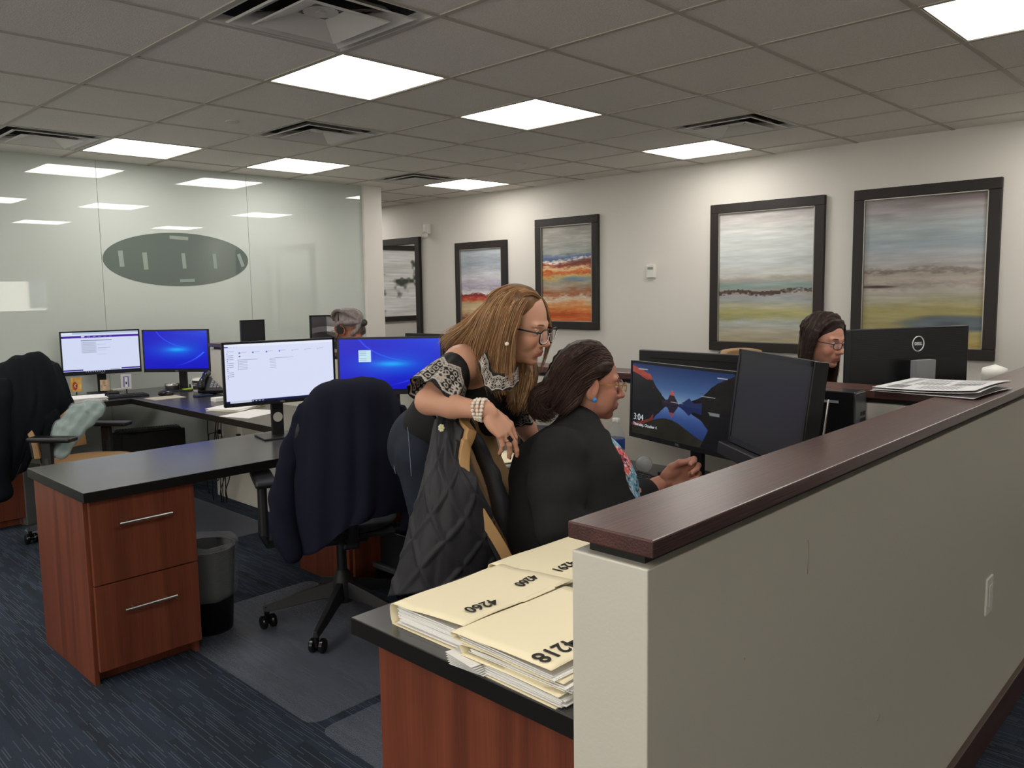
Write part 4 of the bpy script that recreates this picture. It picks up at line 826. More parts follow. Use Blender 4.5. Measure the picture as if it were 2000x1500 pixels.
rows = [[(-0.191,0.040,0.858),(-0.143,-0.004,0.889),(-0.080,-0.064,0.902),(-0.008,-0.110,0.893),(0.075,-0.143,0.852)],
 [(-0.249,-0.027,0.967),(-0.188,-0.066,1.023),(-0.119,-0.134,1.038),(-0.030,-0.182,1.028),(0.045,-0.212,0.953)],
 [(-0.315,-0.096,1.019),(-0.261,-0.139,1.090),(-0.178,-0.220,1.112),(-0.068,-0.275,1.102),(0.024,-0.282,1.009)],
 [(-0.361,-0.113,0.977),(-0.332,-0.217,1.051),(-0.249,-0.324,1.078),(-0.136,-0.370,1.062),(-0.004,-0.333,0.954)],
 [(-0.382,-0.094,0.863),(-0.363,-0.248,0.915),(-0.284,-0.370,0.927),(-0.167,-0.418,0.915),(-0.019,-0.365,0.838)],
 [(-0.398,-0.086,0.717),(-0.381,-0.256,0.750),(-0.302,-0.391,0.766),(-0.184,-0.439,0.757),(-0.026,-0.378,0.705)],
 [(-0.412,-0.091,0.596),(-0.388,-0.257,0.602),(-0.313,-0.399,0.632),(-0.197,-0.443,0.646),(-0.037,-0.381,0.613)],
 [(-0.418,-0.110,0.431),(-0.392,-0.260,0.462),(-0.324,-0.384,0.568),(-0.212,-0.435,0.601),(-0.047,-0.375,0.582)]]
t, P = garment('navy_jacket','dark navy fleece jacket draped over the back of the black task chair', rows, NAVY, 80, 90, fold=.011, kf=4, seed=3)
sheet('body_panel', P, .008, NAVY, t)
v = Vol((-0.332,0.325,1.047), (-0.332,0.325,1.047), .01); 
def bounds(pts, r): a = np.array(pts); return a.min(0)-r, a.max(0)+r
def sleeve(name, pts, rs, mt, par, h=.008, noise=.006, sc=22, seed=1, k=.02):
    pts = catmull(pts, 14); rs = np.interp(np.linspace(0,1,14), np.linspace(0,1,len(rs)), rs); lo, hi = bounds(pts, max(rs)+.03); v = Vol(lo,hi,h); v.chain(pts,rs,k); v.noise(noise,sc,seed); return vol_obj(name, v, mt, par)
sleeve('sleeve', [(-0.328,-0.115,0.997),(-0.369,-0.095,0.857),(-0.416,-0.099,0.702),(-0.445,-0.119,0.568),(-0.438,-0.173,0.450)], [.025,.04,.046,.05,.04], NAVY, t, seed=4, noise=.010, sc=16)
sleeve('sleeve', [(0.009,-0.315,0.976),(0.016,-0.348,0.809),(0.009,-0.365,0.643),(-0.026,-0.352,0.499)], [.02,.026,.028,.022], NAVY, t, seed=8, noise=.010, sc=16)
# quilted jacket
QUILT = mat('quilted_nylon','26262a',.55,spec=.4,bump=.2,bscale=400)
rows = [[(-0.306,-1.067,0.988),(-0.317,-1.037,1.023),(-0.335,-1.016,1.038),(-0.359,-1.007,1.034)],
 [(-0.361,-1.075,1.041),(-0.372,-1.059,1.068),(-0.365,-1.009,1.071),(-0.393,-0.997,1.058)],
 [(-0.419,-1.117,1.041),(-0.423,-1.095,1.064),(-0.430,-1.058,1.069),(-0.454,-1.037,1.050)],
 [(-0.448,-1.168,0.979),(-0.486,-1.156,0.991),(-0.509,-1.119,0.987),(-0.514,-1.074,0.966)],
 [(-0.475,-1.236,0.910),(-0.532,-1.222,0.915),(-0.582,-1.185,0.914),(-0.578,-1.108,0.886)],
 [(-0.440,-1.257,0.817),(-0.544,-1.252,0.823),(-0.611,-1.199,0.820),(-0.614,-1.101,0.791)],
 [(-0.437,-1.273,0.743),(-0.548,-1.261,0.737),(-0.636,-1.202,0.731),(-0.647,-1.096,0.695)],
 [(-0.442,-1.277,0.677),(-0.559,-1.263,0.652),(-0.655,-1.198,0.625),(-0.682,-1.078,0.587)]]
def quilt(U_,T_):
    a = (U_*1.2+T_*1.6); b_ = (T_*2.2-U_*1.1); q = 1e9
    l1 = np.abs(((a*2.6)%1)-.5)*2; l2 = np.abs(((b_*2.2+.3)%1)-.5)*2; e = np.minimum(1-l1,1-l2)  # distance to seams
    g = np.minimum(l1, 1)*0; d = np.minimum(np.abs(((a*2.6)%1)), 1-((a*2.6)%1)); d2 = np.minimum(np.abs(((b_*2.2+.3)%1)), 1-((b_*2.2+.3)%1)); m_ = np.minimum(d,d2)
    return (.0075*np.clip(m_*7,0,1)**.5-.006)*np.clip(T_*5-1.6,0,1)
t, P = garment('quilted_jacket','dark quilted jacket draped over the back of the tan chair', rows, QUILT, 150, 110, fold=.0035, kf=1.5, seed=7, extra=quilt)
sheet('quilted_panel', P, .010, QUILT, t)
sleeve('collar', [(-0.315,-1.075,0.970),(-0.348,-1.060,1.035),(-0.385,-1.047,1.061),(-0.418,-1.043,1.058)], [.012,.022,.024,.016], QUILT, t, h=.005, noise=.003, sc=40)
sleeve('side_flap', [(-0.336,-1.075,1.022),(-0.311,-1.115,0.918),(-0.304,-1.171,0.788),(-0.308,-1.184,0.678)], [.014,.020,.024,.022], QUILT, t, seed=9)
b = MB(); c = Vector((-0.469,-1.086,1.048)); 
for k in range(7): a = k*2*PI/7; b.sph(c+Vector((.006*math.cos(a)*.7,-.006*math.cos(a)*.7,.008*math.sin(a))), .0045, 6)
b.build('embroidered_flower', mat('flower_white','dfe0c8',.8), t); MB().sph(c, .005, 6).build('flower_centre', mat('flower_yellow','d9d24a',.8), t)
# black hoodie on the far chair
HOOD = mat('black_jersey','15181c',.9,spec=.12,bump=.35,bscale=600,sheen=.15)
rows = [[(-0.711,2.923,0.764),(-0.581,2.848,0.853),(-0.476,2.747,0.883),(-0.390,2.652,0.832)],
 [(-0.717,2.776,0.983),(-0.611,2.680,1.052),(-0.523,2.566,1.076),(-0.443,2.505,1.017)],
 [(-0.769,2.589,1.000),(-0.674,2.461,1.075),(-0.565,2.357,1.114),(-0.431,2.354,1.043)],
 [(-0.804,2.524,0.811),(-0.720,2.330,0.849),(-0.586,2.229,0.887),(-0.402,2.293,0.832)],
 [(-0.833,2.522,0.604),(-0.762,2.310,0.625),(-0.642,2.253,0.668),(-0.500,2.291,0.736)],
 [(-0.860,2.540,0.362),(-0.792,2.332,0.382),(-0.713,2.317,0.430),(-0.614,2.379,0.558)]]
t, P = garment('black_hoodie','black hoodie hanging over the back of the tan chair near the glass wall', rows, HOOD, 80, 80, fold=.02, kf=2.5, seed=12, cat='hoodie')
sheet('body_panel', P, .010, HOOD, t)
sleeve('hood', [(-0.590,2.360,0.968),(-0.556,2.301,0.803),(-0.535,2.286,0.655),(-0.516,2.373,0.791)], [.05,.075,.045,.03], HOOD, t, h=.009, noise=.012, sc=14, seed=3, k=.03)
sleeve('sleeve', [(-0.743,2.367,0.937),(-0.798,2.326,0.682),(-0.822,2.339,0.417),(-0.800,2.308,0.358)], [.06,.07,.075,.05], HOOD, t, h=.01, noise=.014, sc=12, seed=5, k=.03)
sleeve('front_edge', [(-0.451,2.422,0.982),(-0.410,2.393,0.871),(-0.372,2.368,0.775)], [.022,.024,.012], HOOD, t, h=.007, noise=.006, sc=20, seed=6)
for a_, q in enumerate(([(-0.605,2.261,0.782),(-0.607,2.246,0.664),(-0.607,2.231,0.569)],[(-0.495,2.285,0.919),(-0.501,2.250,0.831),(-0.502,2.242,0.777)],[(-0.710,2.241,0.516),(-0.737,2.257,0.444),(-0.761,2.275,0.401)])): MB().tube([tuple(p) for p in catmull(q,10)], .004 if a_<2 else .002, n=6).build('drawstring', CORD, t)
# clear bag with folded grey garment on that chair
t = thing('plastic_bag', 'pale grey-green garment folded in a clear plastic bag on the tan chair', 'bag')
pts = [(-0.537,2.105,0.581),(-0.478,2.134,0.689),(-0.398,2.149,0.761),(-0.331,2.144,0.796)]
lo, hi = bounds(pts,.2); v = Vol(lo,hi,.009)
ax = (np.array(pts[-1])-np.array(pts[0])); ax /= np.linalg.norm(ax); v.chain(pts,[.052,.072,.074,.058],.05); v.noise(.007,9,4); v.noise(.004,26,5)
V, Q = v.mesh(3); C0 = np.mean(pts,axis=0); nrm = np.array([-.70,-.70,.12]); nrm -= ax*(nrm@ax); nrm /= np.linalg.norm(nrm); dd = (V-C0)@nrm; Vb = V-np.outer(dd*.4,nrm); pr = (Vb-C0)@ax; Vb = Vb+np.outer(.007*np.sin(pr*95+3*vnoise(Vb,10,6))*np.clip(1-np.abs(pr)*4,.3,1)+.004*np.sin((Vb-C0)@np.cross(ax,nrm)*120),nrm)
gmesh('folded_garment', Vb, Q, mat('sage_cloth','7c918e',.85,bump=.8,bscale=40), t)
Vc = Vb+np.outer(.006+.004*vnoise(Vb,30,3),nrm)+ (Vb-C0)*.06+np.outer(.007*vnoise(Vb,24,8)+.004*vnoise(Vb,60,9),nrm); gmesh('plastic_wrap', Vc, Q, mat('bag_plastic','e6ecec',.10,alpha=.15,spec=1,bump=1,bscale=34), t)
t = thing('storage_box', 'grey translucent box standing behind the hoodie chair', 'box', (-0.510,2.897,0.000), .3)
MB().box(-.06,.06,-.06,.06,0,.38,bev=.006).build('box_body', mat('smoke_box','6f7270',.4,alpha=.7), t)

# ---------------------------------------------------------------- people
RV, FV, UV = np.array([.7024,-.7118,0]), np.array([.7104,.7038,0]), np.array([0,0,1.])
def unit(v): v = np.asarray(v,float); return v/np.linalg.norm(v)
def axes(F, roll=0, up=UV):
    X = unit(F); Y = unit(np.cross(up, X)); Z = np.cross(X, Y)
    if roll: c, s = math.cos(roll), math.sin(roll); Y, Z = Y*c+Z*s, Z*c-Y*s
    return np.stack([X,Y,Z],1)
def face_dir(a, pitch):
    """a: degrees from image-right towards the viewer; pitch: degrees down"""
    h = RV*math.cos(math.radians(a))-FV*math.sin(math.radians(a)); p = math.radians(pitch); return h*math.cos(p)-UV*math.sin(p)
class Loc:
    def __init__(s, v, o, A, sc=1): s.v, s.o, s.A, s.sc = v, np.array(o,float), A, sc
    def w(s, p): return s.o+s.A @ (np.array(p,float)*s.sc)
    def e(s, c, r, k=.008, sub=False, R=None): s.v.ell(s.w(c), np.array(r,float)*s.sc if not np.isscalar(r) else r*s.sc, s.A if R is None else s.A @ R, k, sub); return s
    def c(s, a, b, ra, rb=None, k=.006, sub=False): s.v.cap(s.w(a), s.w(b), ra*s.sc, (rb or ra)*s.sc, k, sub); return s
def roty(a): c, s_ = math.cos(a), math.sin(a); return np.array([[c,0,s_],[0,1,0],[-s_,0,c]])
def head_sdf(o, A, sc=1, h=.0024, nose=1, jaw=1, chub=0):
    lo, hi = np.array(o)-.17*sc, np.array(o)+.17*sc; v = Vol(lo, hi, h); L_ = Loc(v, o, A, sc)
    L_.e((-.012,0,.035),(.094,.073,.086),.01).e((.035,0,-.005),(.055,.060,.075),.02).e((.020,0,-.055),(.062,.056+chub*.01,.052),.02)
    L_.e((.045,0,-.075),(.040,.036+chub*.008,.036),.02).e((.072*jaw,0,-.100),(.017,.02,.015),.016)
    for s in (-1,1):
        L_.e((.058,s*.034,-.036),(.026,.024,.026),.014); L_.c((.084,s*.010,.018),(.074,s*.044,.020),.010,.007,k=.012)
        L_.e((.098,s*.031,.0),(.020,.017,.012),.010,sub=True); L_.e((.070,s*.0315,-.001),(.0138,.0155,.0145),.004)
        L_.c((.0840,s*.019,.0078),(.0790,s*.045,.0066),.0030,k=.003); L_.c((.0830,s*.020,-.0112),(.0780,s*.043,-.0102),.0022,k=.003)
        L_.e((.096,s*.0105,-.040),(.0095,.0075,.0075),.006); L_.e((.101,s*.007,-.046),(.004,.0035,.004),.002,sub=True)
        E_ = roty(.15); L_.e((-.005,s*.0805,-.012),(.021,.0085,.036),.004,R=E_); L_.e((.001,s*.0900,-.007),(.012,.006,.023),.003,sub=True,R=E_); L_.e((.002,s*.0785,-.042),(.009,.006,.010),.004)
        if chub: L_.e((.045,s*.044,-.062),(.026,.018,.026),.014)
    L_.c((.086,0,.010),(.108,0,-.031),.0072,.0088,k=.012); L_.e((.107,0,-.036),(.0115*nose,.0105,.0090),.007)
    L_.e((.081,0,-.066),(.014,.026,.022),.014)
    L_.c((.0930,-.010,-.0645),(.0930,.010,-.0645),.0040,k=.004); L_.c((.090,-.021,-.0675),(.0945,-.008,-.0645),.0028,.0046,k=.004); L_.c((.090,.021,-.0675),(.0945,.008,-.0645),.0028,.0046,k=.004)
    L_.c((.0912,-.011,-.0750),(.0912,.011,-.0750),.0048,k=.004); L_.c((.0990,-.019,-.0694),(.0990,.019,-.0694),.0016,k=.0015,sub=True)
    L_.e((.088,0,-.088),(.008,.02,.005),.008,sub=True)
    L_.c((-.018,0,-.06),(-.035,0,-.165),.050,.054,k=.03)
    return v, L_
def skin_cf(base, o, A, sc=1, lip=(.62,.30,.28), hairline=None):
    base = lina(base)
    def f(V):
        q = ((V-np.array(o)) @ A)/sc; c = np.zeros((len(V),3))+base
        n = vnoise(V,28,2)*.04; c = c*(1+n[:,None])
        def blend(w, col): nonlocal c; w = np.clip(w,0,1)[:,None]; c = c*(1-w)+w*lina(col)
        red = np.array(base*np.array([1.0,.70,.66]));
        for s in (-1,1): w = np.exp(-(((q[:,0]-.075)/.03)**2+((q[:,1]-s*.042)/.02)**2+((q[:,2]+.035)/.022)**2))*.45; c = c*(1-w[:,None])+w[:,None]*red
        w = np.exp(-(((q[:,0]-.108)/.02)**2+(q[:,1]/.014)**2+((q[:,2]+.034)/.014)**2))*.35; c = c*(1-w[:,None])+w[:,None]*red
        blend(np.clip(1.5-np.maximum(np.abs(q[:,1])/.023, np.abs(q[:,2]+.070)/.0095)**3-(q[:,0]<.075)*3,0,1)*.7, lip)
        return c
    return f
def make_skin(name): return mat(name, 'c8977b', .45, vcol=True, sss=.12, spec=.4)
SKIN = make_skin('skin')
def join_np(parts):
    V, Q, C, o = [], [], [], 0
    for v, q, c in parts: V.append(v); Q.append(q+o); C.append(c); o += len(v)
    return np.concatenate(V), np.concatenate(Q), np.concatenate(C)
def hand_sdf(w, X, T, B, curls, sc=1, h=.0024, thumb=((.055,.040,-.012),(.080,.050,-.016),(.102,.050,-.022)), spread=.05):
    A = np.stack([unit(X),unit(T),unit(B)],1); w = np.array(w,float); v = Vol(w-.22*sc, w+.22*sc, h); L_ = Loc(v, w, A, sc)
    L_.c((-.010,0,0),(.008,0,0),.0245,.024,k=.01); L_.e((.048,-.001,-.003),(.048,.040,.0145),.012); L_.e((.035,.022,-.012),(.030,.017,.013),.012); L_.e((.04,-.026,-.010),(.034,.013,.012),.01)
    tips = []
    for i, (y, ls) in enumerate(((.029,(.044,.026,.021)),(.0095,(.048,.030,.022)),(-.0105,(.045,.028,.022)),(-.029,(.035,.022,.019)))):
        p = np.array([.086-.004*abs(i-1.2), y, .0]); a = 0; sp = spread*(1.4-i); L_.c((.02,y*.6,0),p,.012,.0108,k=.008); r = [.0102,.0090,.0083,.0072]; r = [x*(1 if i<3 else .88) for x in r]
        for j in range(3):
            a += curls[i][j]; d = np.array([math.cos(a)*math.cos(sp), math.sin(sp), -math.sin(a)]); q = p+d*ls[j]; L_.c(p, q, r[j], r[j+1], k=.0035); p = q
        tips.append((L_.w(p+d*.002), L_.A @ d, L_.A @ np.array([math.sin(a),0,math.cos(a)]), L_.w(p-d*ls[2]*0)))
    p = np.array([.015,.018,-.008]); r = [.0145,.0120,.0105,.0085]
    for j, q in enumerate(thumb): L_.c(p, q, r[j], r[j+1], k=.006); p = np.array(q)
    V, Q = v.mesh(1); return V, Q, L_, tips
def nails(tips, mt, par, sc=1):
    b = MB()
    for p, d, n, _ in tips:
        X_, Z_ = Vector(d), Vector(n); Y_ = Z_.cross(X_).normalized(); M = Matrix((X_,Y_,Z_)).transposed().to_4x4(); M.translation = Vector(p)+Z_*.0055*sc; b.sph((0,0,0),.0055*sc,6,sc=(1.1,.85,.28),M=M)
    return b.build('fingernails', mt, par, True)
def strands(name, guides, count, mt, par, r=.0011, spread=.012, cols=None, n=22, seed=0, wave=0, wfreq=3, clump=.6, taper=.25, grow=1.0):
    g = np.array([catmull(q, n) for q in guides]); K = len(g); rg = np.random.default_rng(seed); t = rg.random(count)*(K-1); i = np.minimum(t.astype(int),K-2); u = (t-i)[:,None,None]
    P = g[i]*(1-u)+g[i+1]*u; s = np.linspace(0,1,n)[None,:,None]
    off = rg.normal(size=(count,1,3)); off /= np.maximum(np.linalg.norm(off,axis=2,keepdims=True),1); off2 = rg.normal(size=(count,1,3))
    P = P+off*spread*(.35+.65*s**.7*grow)+off2*spread*.45*s**2
    if wave:
        ph = rg.random((count,1,1))*6.28*.6; P = P+wave*s*np.concatenate([np.sin(s*wfreq*6.28+ph),np.cos(s*wfreq*5.3+ph*1.3),np.sin(s*wfreq*4.7+ph+1)],2)
    L_ = .72+.28*rg.random((count,1,1)); idx = s*L_*(n-1); i0 = np.floor(idx).astype(int)[:,:,0]; i1 = np.minimum(i0+1,n-1); f = (idx[:,:,0]-i0)[...,None]
    ar = np.arange(count)[:,None]; P = P[ar,i0]*(1-f)+P[ar,i1]*f
    T = np.gradient(P,axis=1); T /= np.maximum(np.linalg.norm(T,axis=2,keepdims=True),1e-9); a = np.cross(T, np.array([.3,.2,.93])); a /= np.maximum(np.linalg.norm(a,axis=2,keepdims=True),1e-6); b_ = np.cross(T,a)
    rad = r*(.7+.6*rg.random((count,1,1)))*(1-(1-taper)*s**3)
    ring = np.stack([P+rad*(a*math.cos(q)+b_*math.sin(q)) for q in (0,2.094,4.189)],2)  # c,n,3,3
    V = ring.reshape(-1,3); base = (np.arange(count)[:,None]*n+np.arange(n-1)[None,:])*3; F = np.concatenate([np.stack([base+k,base+(k+1)%3,base+3+(k+1)%3,base+3+k],-1).reshape(-1,4) for k in range(3)])
    cs = lina(cols); ci = cs[rg.integers(0,len(cs),count)]*(.8+.4*rg.random((count,1))); C = np.repeat(np.repeat(ci[:,None,:],n,1)[:,:,None,:],3,2).reshape(-1,3)
    return gmesh(name, V, F, mt, par, True, np.clip(C,0,1))
def hair_mass(name, guides, rad, mt, par, h=.006, col=(.3,.2,.1), extra=None, noise=.004, sc=30, k=.012, carve=None):
    gs = [catmull(q, 14) for q in guides]; al = np.concatenate(gs); v = Vol(al.min(0)-.08, al.max(0)+.08, h)
    for q in gs: v.chain(q, np.interp(np.linspace(0,1,14),[0,.15,.7,1],[rad*.25,rad,rad*.9,rad*.3]), k)
    if extra: extra(v)
    v.noise(noise, sc, 3)
    if carve: carve(v)
    V, Q = v.mesh(2); c = lina(col)*(1+.35*vnoise(V*np.array([1,1,.15]),120,4))[:,None]; return gmesh(name, V, Q, mt, par, True, np.clip(c,0,1))
def hair_mat(name, rough=.45): return mat(name, '5a4030', .5, vcol=True, spec=.28)
HAIR = hair_mat('hair')
def eye_obj(L_, s, par, iris=(.25,.17,.10), look=(1,0,-.15)):
    c = L_.w((.0718,s*.0315,-.0015)); A = L_.A; g = unit(A @ np.array(look)); b = bmesh.new(); bmesh.ops.create_uvsphere(b,u_segments=24,v_segments=16,radius=.0148*L_.sc); me = D.meshes.new('eye'); b.to_mesh(me); b.free()
    V = np.array([v.co[:] for v in me.vertices]); d = V@g/(.0148*L_.sc); col = np.where(d[:,None]>.985, lina([.02,.02,.02]), np.where(d[:,None]>.90, lina(list(iris)), lina([.80,.76,.72]))); a = me.color_attributes.new('Col','FLOAT_COLOR','POINT'); cc = np.ones((len(V),4),np.float32); cc[:,:3]=col; a.data.foreach_set('color',cc.ravel())
    o = link('eye', me, mat('eye_mat','ffffff',.1,vcol=True,spec=.7), par, True); o.location = c; return o
def brow(L_, s, par, m_, th=.0022):
    return MB().tube([L_.w(p) for p in ((.0925,s*.012,.0195),(.0915,s*.024,.0240),(.086,s*.036,.0245),(.078,s*.047,.0190))], [th,th*1.2,th,th*.4], n=6, flat=.6).build('eyebrow', m_, par)
def glasses(L_, par, m_frame, rim=.0017, w=.0245, hgt=.0165, sq=3.2, x=.108, z=-.004, lens=True, temple=None, dz=.0):
    g = MB()
    for s in (-1,1):
        c = np.array([x,s*.0325,z]); ring = []
        for a in np.linspace(0,2*PI,33)[:-1]:
            ca, sa = math.cos(a), math.sin(a); q = (abs(ca)**sq+abs(sa)**sq)**(-1/sq); ring.append(L_.w(c+np.array([-.010*abs(w*q*ca*s>0 and q*ca*w*s/ w or 0)*0-.16*abs(max(0,s*q*ca*w)),w*q*ca,hgt*q*sa])))
        g.tube(ring, rim*L_.sc, n=6, closed=True)
        if lens:
            b = bmesh.new(); b.faces.new([b.verts.new(p) for p in ring]); me = D.meshes.new('lens'); b.to_mesh(me); b.free(); link('lens', me, GLASSC, par)
        y1 = s*(.0325+w); g.tube([L_.w((x-.004,y1,z+hgt*.6)),L_.w((x-.012,s*.066,z+hgt*.55)),L_.w((.05,s*.0745,z+hgt*.45)),L_.w((.0,s*.079,z+hgt*.3)),L_.w((-.018,s*.080,z-.012))], rim*(1.1 if temple is None else temple)*L_.sc, n=6)
    g.tube([L_.w((x,-.0085,z+.004)),L_.w((x+.003,0,z+.008)),L_.w((x,.0085,z+.004))], rim*L_.sc, n=6)
    return g.build('glasses', m_frame, par, True)
def person(label): return thing('person', label, 'person')
# ======================= the woman leaning over (blonde) =======================
w1 = person('standing woman with long blonde hair and glasses leaning over the chair back')
A1 = axes(face_dir(27,15), .05); o1 = np.array((-0.241,-1.150,1.341))+.075*A1[:,1]
hv, L1 = head_sdf(o1, A1, 1.0, jaw=.98); cf1 = skin_cf((.80,.60,.50), o1, A1, lip=(.66,.34,.32)); V, Q = hv.mesh(2); parts = [(V,Q,cf1(V))]
sh_n, sh_f = np.array((-0.337,-1.043,1.225)), np.array((0.001,-0.938,1.146)); pel = np.array((-0.180,-0.706,0.912)); neckb = np.array((-0.165,-1.016,1.230)); chest = np.array((-0.188,-0.951,1.126)); belly = np.array((-0.189,-0.822,1.024))
el_n, wr_n = np.array((-0.484,-1.052,1.126)), np.array((-0.423,-1.231,1.108)); el_f, wr_f = np.array((0.094,-0.882,1.003)), np.array((0.190,-0.888,0.852))
bv = Vol(np.array([-.95,-1.5,.0]), np.array([.75,-.3,1.5]), .007)
bv.chain([pel,belly,chest,neckb],[.12,.105,.115,.07],.05); bv.cap(sh_n,sh_f,.062,.062,.05); bv.chain([neckb, L1.w((-.02,0,-.09))],[.058,.047],.03)
bv.chain([sh_n,(sh_n+el_n)/2+UV*.004,el_n],[.055,.048,.038],.02); bv.chain([el_n,el_n*.6+wr_n*.4-UV*.003,wr_n],[.038,.035,.0225],.015); bv.ell(el_n-RV*.012,.027,k=.02)
bv.chain([sh_f,el_f],[.056,.042],.02); bv.chain([el_f,el_f*.6+wr_f*.4,wr_f],[.042,.036,.026],.015)
hips = [np.array((-0.266,-0.765,0.889)), np.array((-0.092,-0.689,0.851))]
legs = []
for q in hips: kn = np.array([q[0]+.04,q[1]-.02,.50]); an = np.array([q[0]+.0,q[1]+.02,.10]); legs.append((q,kn,an)); bv.chain([q,kn,an],[.085,.055,.038],.04); bv.chain([an,an+(RV*.09-UV*.06),an+(RV*.15-UV*.07)],[.038,.032,.024],.02)
V, Q = bv.mesh(2); parts.append((V,Q,cf1(V)))
Xh = unit(-UV*.92+RV*.36+FV*.05); Bh = unit(RV*.55-FV*.75+UV*.2); Bh = unit(Bh-Xh*(Bh@Xh)); Th = np.cross(Bh,Xh)
if Th @ RV < 0: pass
V, Q, LH, tips = hand_sdf(wr_n+RV*.008-UV*.002, unit(-UV*.80+RV*.60), np.cross(unit(-FV*.7+RV*.55+UV*.45), unit(-UV*.80+RV*.60)), unit(-FV*.7+RV*.55+UV*.45), [(.35,.45,.25),(.22,.30,.2),(.30,.40,.25),(.45,.5,.3)], .90, spread=.03)
parts.append((V,Q,cf1(V)))
V, Q, LHf, tf = hand_sdf(wr_f, unit(RV*.5+FV*.75-UV*.25), unit(-RV*.6+FV*.4), UV, [(.1,.15,.1)]*4, .95); parts.append((V,Q,cf1(V)))
V, Q, C = join_np(parts); body1 = gmesh('body', V, Q, SKIN, w1, True, C)
nails(tips, mat('nail_dark','5a2a2a',.2), w1)
for s in (-1,1): eye_obj(L1, s, w1, (.22,.17,.12), (1,-.10,-.08)); brow(L1, s, w1, mat('brow_brown','7a5a40',.8))
GF = mat('glasses_black','1b1c1e',.3); GW = mat('glasses_white','d8d6d0',.35)
gl1 = glasses(L1, w1, GF, rim=.0022, w=.0290, hgt=.0235, sq=2.8, x=.111, z=-.008, temple=1.2)
b = MB()
for s in (-1,1): b.tube([L1.w((.1125-.16*max(0,(w_*s)),.0325*s+w_,-.006+z_)) for w_, z_ in ((-.0275*s,.008),(-.0265*s,-.008),(-.019*s,-.0190),(-.006*s,-.0240),(.008*s,-.0238),(.021*s,-.0185),(.0275*s,-.006),(.0285*s,.010))], .0016, n=5)
b.build('white_rim_front', GW, gl1)  # white front edge of the black frame
# hair
G1 = [[(-0.095,-1.141,1.434),(-0.066,-1.144,1.415),(-0.046,-1.142,1.375),(-0.032,-1.136,1.319),(-0.018,-1.116,1.267),(-0.007,-1.092,1.214),(-0.029,-1.079,1.146)],
 [(-0.107,-1.142,1.439),(-0.084,-1.153,1.426),(-0.068,-1.159,1.399),(-0.057,-1.162,1.359),(-0.049,-1.161,1.326),(-0.042,-1.157,1.303),(-0.038,-1.150,1.281)],
 [(-0.127,-1.165,1.439),(-0.187,-1.192,1.427),(-0.227,-1.198,1.400),(-0.270,-1.205,1.352),(-0.292,-1.205,1.298),(-0.302,-1.205,1.237),(-0.309,-1.206,1.180)],
 [(-0.143,-1.162,1.444),(-0.210,-1.183,1.431),(-0.260,-1.194,1.398),(-0.294,-1.197,1.341),(-0.309,-1.193,1.265),(-0.318,-1.194,1.196),(-0.309,-1.197,1.149)],
 [(-0.157,-1.161,1.452),(-0.230,-1.176,1.436),(-0.280,-1.188,1.395),(-0.306,-1.186,1.333),(-0.316,-1.172,1.264),(-0.319,-1.165,1.194),(-0.304,-1.175,1.136)],
 [(-0.172,-1.145,1.456),(-0.245,-1.147,1.437),(-0.297,-1.157,1.393),(-0.316,-1.148,1.333),(-0.325,-1.133,1.271),(-0.327,-1.126,1.213),(-0.311,-1.135,1.165)],
 [(-0.172,-1.117,1.455),(-0.248,-1.115,1.432),(-0.291,-1.107,1.386),(-0.311,-1.095,1.332),(-0.315,-1.084,1.289),(-0.314,-1.091,1.245),(-0.309,-1.103,1.204)],
 [(-0.168,-1.093,1.450),(-0.234,-1.074,1.423),(-0.274,-1.054,1.375),(-0.301,-1.034,1.335),(-0.309,-1.000,1.312),(-0.316,-0.968,1.292),(-0.316,-0.943,1.268)],
 [(-0.132,-1.045,1.444),(-0.176,-1.005,1.412),(-0.204,-0.969,1.372),(-0.226,-0.937,1.339),(-0.233,-0.905,1.319),(-0.240,-0.872,1.298),(-0.238,-0.849,1.276)]]
def c1(v): Loc(v,o1,A1).e((-.018,0,.038),(.096,.076,.087),.02)
def carve1(v):
    Loc(v,o1,A1).e((.112,0,-.022),(.078,.085,.105),.004,sub=True)
hair_mass('hair_mass', G1[2:], .009, HAIR, w1, .005, (.46,.34,.235), c1, .001, 40, carve=carve1)
BL = [(.70,.54,.38),(.62,.46,.32),(.52,.37,.25),(.78,.64,.47),(.44,.31,.21),(.66,.49,.34)]
strands('hair', G1[2:], 5200, HAIR, w1, .0009, .017, BL, seed=1, wave=.004, wfreq=1.1)
strands('hair_front', G1[:2], 300, HAIR, w1, .0010, .005, BL, seed=2)
strands('hair_crown', [[L1.w((.058-.03*j,y*.1,.100+.012*j-.004*j*j)),L1.w((.045-.033*j,y*.5,.112+.008*j-.003*j*j)),L1.w((.025-.034*j,y*.95,.105+.004*j-.003*j*j)),L1.w((.01-.032*j,y*1.25,.075-.003*j)),L1.w((-.005-.028*j,y*1.36,.03))] for y in (-.06,) for j in range(4)], 900, HAIR, w1, .0009, .008, BL, seed=3)
G1b = [[(-0.077,-1.104,1.228),(-0.091,-1.125,1.188),(-0.108,-1.130,1.140),(-0.131,-1.128,1.092),(-0.147,-1.115,1.068)],[(-0.121,-1.117,1.229),(-0.142,-1.131,1.185),(-0.154,-1.127,1.136),(-0.170,-1.118,1.087),(-0.180,-1.110,1.071)],[(-0.171,-1.122,1.236),(-0.196,-1.133,1.189),(-0.206,-1.130,1.141),(-0.211,-1.130,1.109),(-0.215,-1.129,1.093)]]
hair_mass('hair_lock', G1b, .010, HAIR, w1, .005, (.42,.32,.22), None, .001, 40); strands('hair_ends', G1b, 800, HAIR, w1, .0011, .016, BL, seed=5, wave=.003)
